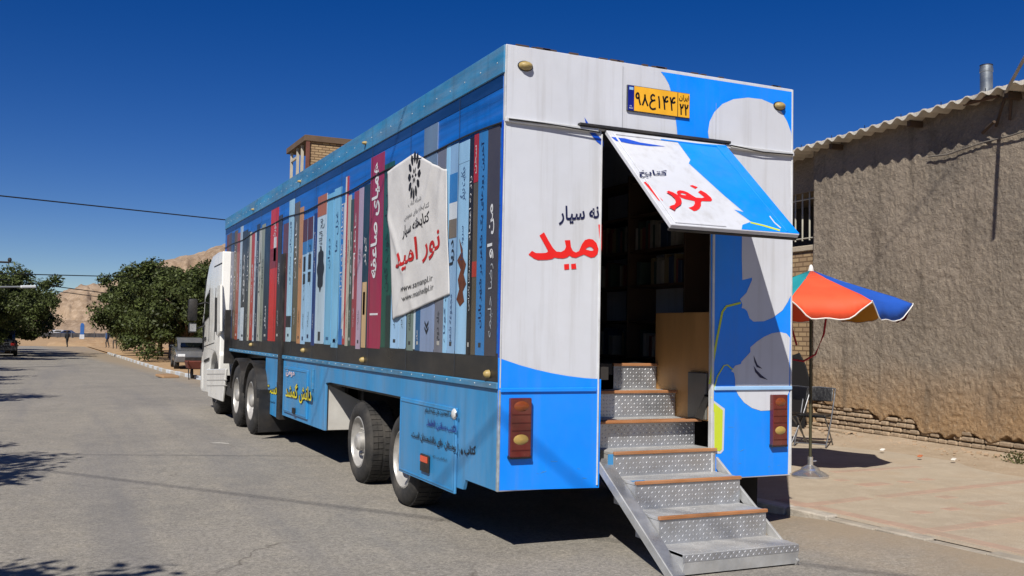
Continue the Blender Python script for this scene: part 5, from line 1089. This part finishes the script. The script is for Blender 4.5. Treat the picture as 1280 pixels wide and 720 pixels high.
# rusty handcart, cardboard, paint mark
hc = gnd(241.5, 474); c = empty('handcart', (hc.x, hc.y, hc.z)); tag(c, 'small rust red metal handcart standing by the kerb ahead of the truck', 'cart'); RUST = mat('rust_red', '5e2c1e', .8, var=.3, bump=.3)
MB().prism([(-.28, -.4, .62), (.28, -.4, .62), (.2, -.3, .36), (-.2, -.3, .36)], (0, .7, 0)).build('tray', RUST, c, .02)
for s_ in (-.2, .2): MB().tube([(s_, -.28, .36), (s_*.9, -.34, .0)], .02, 6).build('leg', BLACK, c); MB().tube([(s_, .3, .42), (s_*1.3, -.85, .66)], .018, 6).build('handle', RUST, c)
MB().lathe([(.06, -.04), (.17, -.035), (.17, .035), (.06, .04)], (0, .45, .17), 'x', 16).build('wheel', RUBBER, c)
cb_ = gnd(209, 472); tag(MB().obox((cb_.x, cb_.y, cb_.z+.06), (.28, .1, 0), (-.1, .3, .02), (0, .02, .045)).build('cardboard_scrap', mat('cardboard', '8f7152', .9), None, .02), 'crumpled tan cardboard lying on the road near the kerb', 'litter')
pm = [inv(a, b, 2, .005) for a, b in ((263, 553.4), (274, 552.9), (287, 554), (286, 555), (276, 554.3), (266, 554.3))]; o = poly_print('paint_mark', [pm], mat('white_road_paint', 'a8a49c', .8, var=.2, vscale=12), None); o['kind'] = 'structure'

# ------------------------------------------------------------------ brick stair tower behind the trailer
TW = empty('brick_tower', (4.25, 24.7, 0)); tag(TW, 'pale brick rooftop stair tower with a steel frame rising behind the trailer', 'tower')
zt_ = 8.05; RS = mat('rusty_steel', '6a4034', .7, metal=.2, var=.3); PS = mat('pale_steel', 'b0a898', .6, var=.15)
MB().box(0, 3.4, 0, .25, 0, zt_-.25).build('front_wall', BRW, TW); MB().box(.9, 3.4, .25, 2.6, 0, zt_-.25).build('back_mass', BRW, TW)
MB().box(-.12, 3.5, -.08, 2.7, zt_-.248, zt_-.05).build('roof_slab', mat('tower_slab', '5c4a3a', .9, var=.2), TW, .01)
MB().box(-.06, .06, -.06, .002, 0, zt_-.25).build('corner_post', RS, TW); MB().box(1.10, 1.24, -.06, -.002, 0, zt_-.25).build('steel_post', RS, TW)
for y_ in (.75, 1.4, 2.35): MB().box(-.04, .04, y_-.05, y_+.05, 3, zt_-.25).build('frame_post', PS, TW)
for z_ in (4.4, 5.2, 6.0, 6.75, 7.5): MB().box(-.035, .035, 1.45, 2.3, z_-.04, z_+.04).build('frame_rail', PS, TW); MB().box(-.035, .035, .26, 1.35, z_-.3, z_-.24).build('frame_rail', PS, TW) if z_ in (5.2, 6.0) else None
MB().box(.1, .16, .3, 2.5, 0, 6.2).build('infill', BRW, TW)

# ------------------------------------------------------------------ wires, lamp and pole at the left
WIRE = mat('wire_black', '15161a', .6)
def wire(pts, r_, label, sag=.0):
    pts = [Vector(p) for p in pts]; a, b = pts[0], pts[-1]; n = 24
    tag(MB().tube([a+(b-a)*(k/n)-Vector((0, 0, sag*4*(k/n)*(1-k/n))) for k in range(n+1)], r_, 5).build('overhead_wire', WIRE), label, 'wire', 'overhead wires across the street')
def at(px, py, dist): d = ray(px, py); return Vector(CAM+d/np.linalg.norm(d[:2])*dist)
a, b = at(-30, 241.5, 26), at(330, 280, 30); e = (b-a); wire([a-e*.8, b+e*1.2], .017, 'single black wire crossing the blue sky to the trailer top', .0)
a, b = at(-20, 341.5, 60), at(180, 346.5, 70); wire([a, b+(b-a)*.7], .03, 'upper thin wire strung over the trees across the road', .0)
a, b = at(-20, 346.5, 60), at(130, 366, 75); wire([a, b+(b-a)*1.2], .03, 'middle thin wire strung over the trees across the road', .0)
a, b = at(-20, 352, 62), at(130, 372, 78); wire([a, b+(b-a)*1.2], .026, 'lower thin wire strung over the trees across the road', .0)
def shadow_wire(q0, q1, h, r_, lab):
    a, b = inv(*q0, 2, 0), inv(*q1, 2, 0); up = -LIGHT*(h/-LIGHT.z); d = b-a; wire([a+up-d*4, b+up+d*2.6], r_, lab, .0)
shadow_wire((47, 587), (420, 633), 9., .016, 'overhead wire whose shadow crosses the road behind the trailer')
shadow_wire((47, 568), (347, 570), 8.0, .011, 'thin overhead wire whose faint shadow crosses the road beside the trailer wheels')
lp = empty('street_lamp', (-9.2, 40, gz(40))); tag(lp, 'grey street lamp with a slanted arm over the trees across the road', 'street lamp'); lo_ = Vector((-9.2, 40, gz(40)))
hd = at(29, 358.5, 48); b0 = Vector((-9.2, 40, gz(40)+3.2)); GS = mat('lamp_grey', '8a8e90', .5, metal=.4)
MB().tube([(0, 0, 0), (0, 0, 2.6), tuple(b0-lo_), tuple(hd-lo_)], [.08, .07, .05, .04], 8).build('post', GS, lp)
dh = (hd-b0).normalized(); MB().obox(hd-lo_+dh*.2, dh*.32, dh.cross(Vector((0, 0, 1))).normalized()*.11, (0, 0, .06)).build('lamp_head', mat('lamp_white', 'c8ccce', .4), lp, .03)
px_ = at(-6, 330, 45); up_ = empty('utility_pole', (px_.x, px_.y, 0)); tag(up_, 'utility pole with a steel crossarm above the trees across the road', 'pole')
MB().tube([(0, 0, -.3), (0, 0, px_.z+.3)], [.14, .10], 10).build('shaft', mat('pole_concrete', '8a857c', .9), up_); e0 = at(12, 328, 45)-Vector((px_.x, px_.y, 0)); MB().tube([-(e0-Vector((0, 0, e0.z)))+Vector((0, 0, e0.z)), e0], .045, 6).build('crossarm', BLACK, up_); MB().lathe([(0, .2), (.06, .18), (.08, .1), (.05, .0)], tuple(e0), 'z', 10).build('insulator', BLACK, up_)
tag(MB().box(.42, .70, .5, .75, H_+.021, H_+.075).build('loose_brick', mat('old_brick', '5c4434', .9, var=.2, bump=.4), None, .01), 'brown brick lying on the trailer roof edge', 'brick')
tag(MB().box(1.86, 1.98, .3, .42, H_+.021, H_+.03).build('roof_scrap', RUST, None, .004), 'scrap of rusty metal lying on the trailer roof', 'scrap')
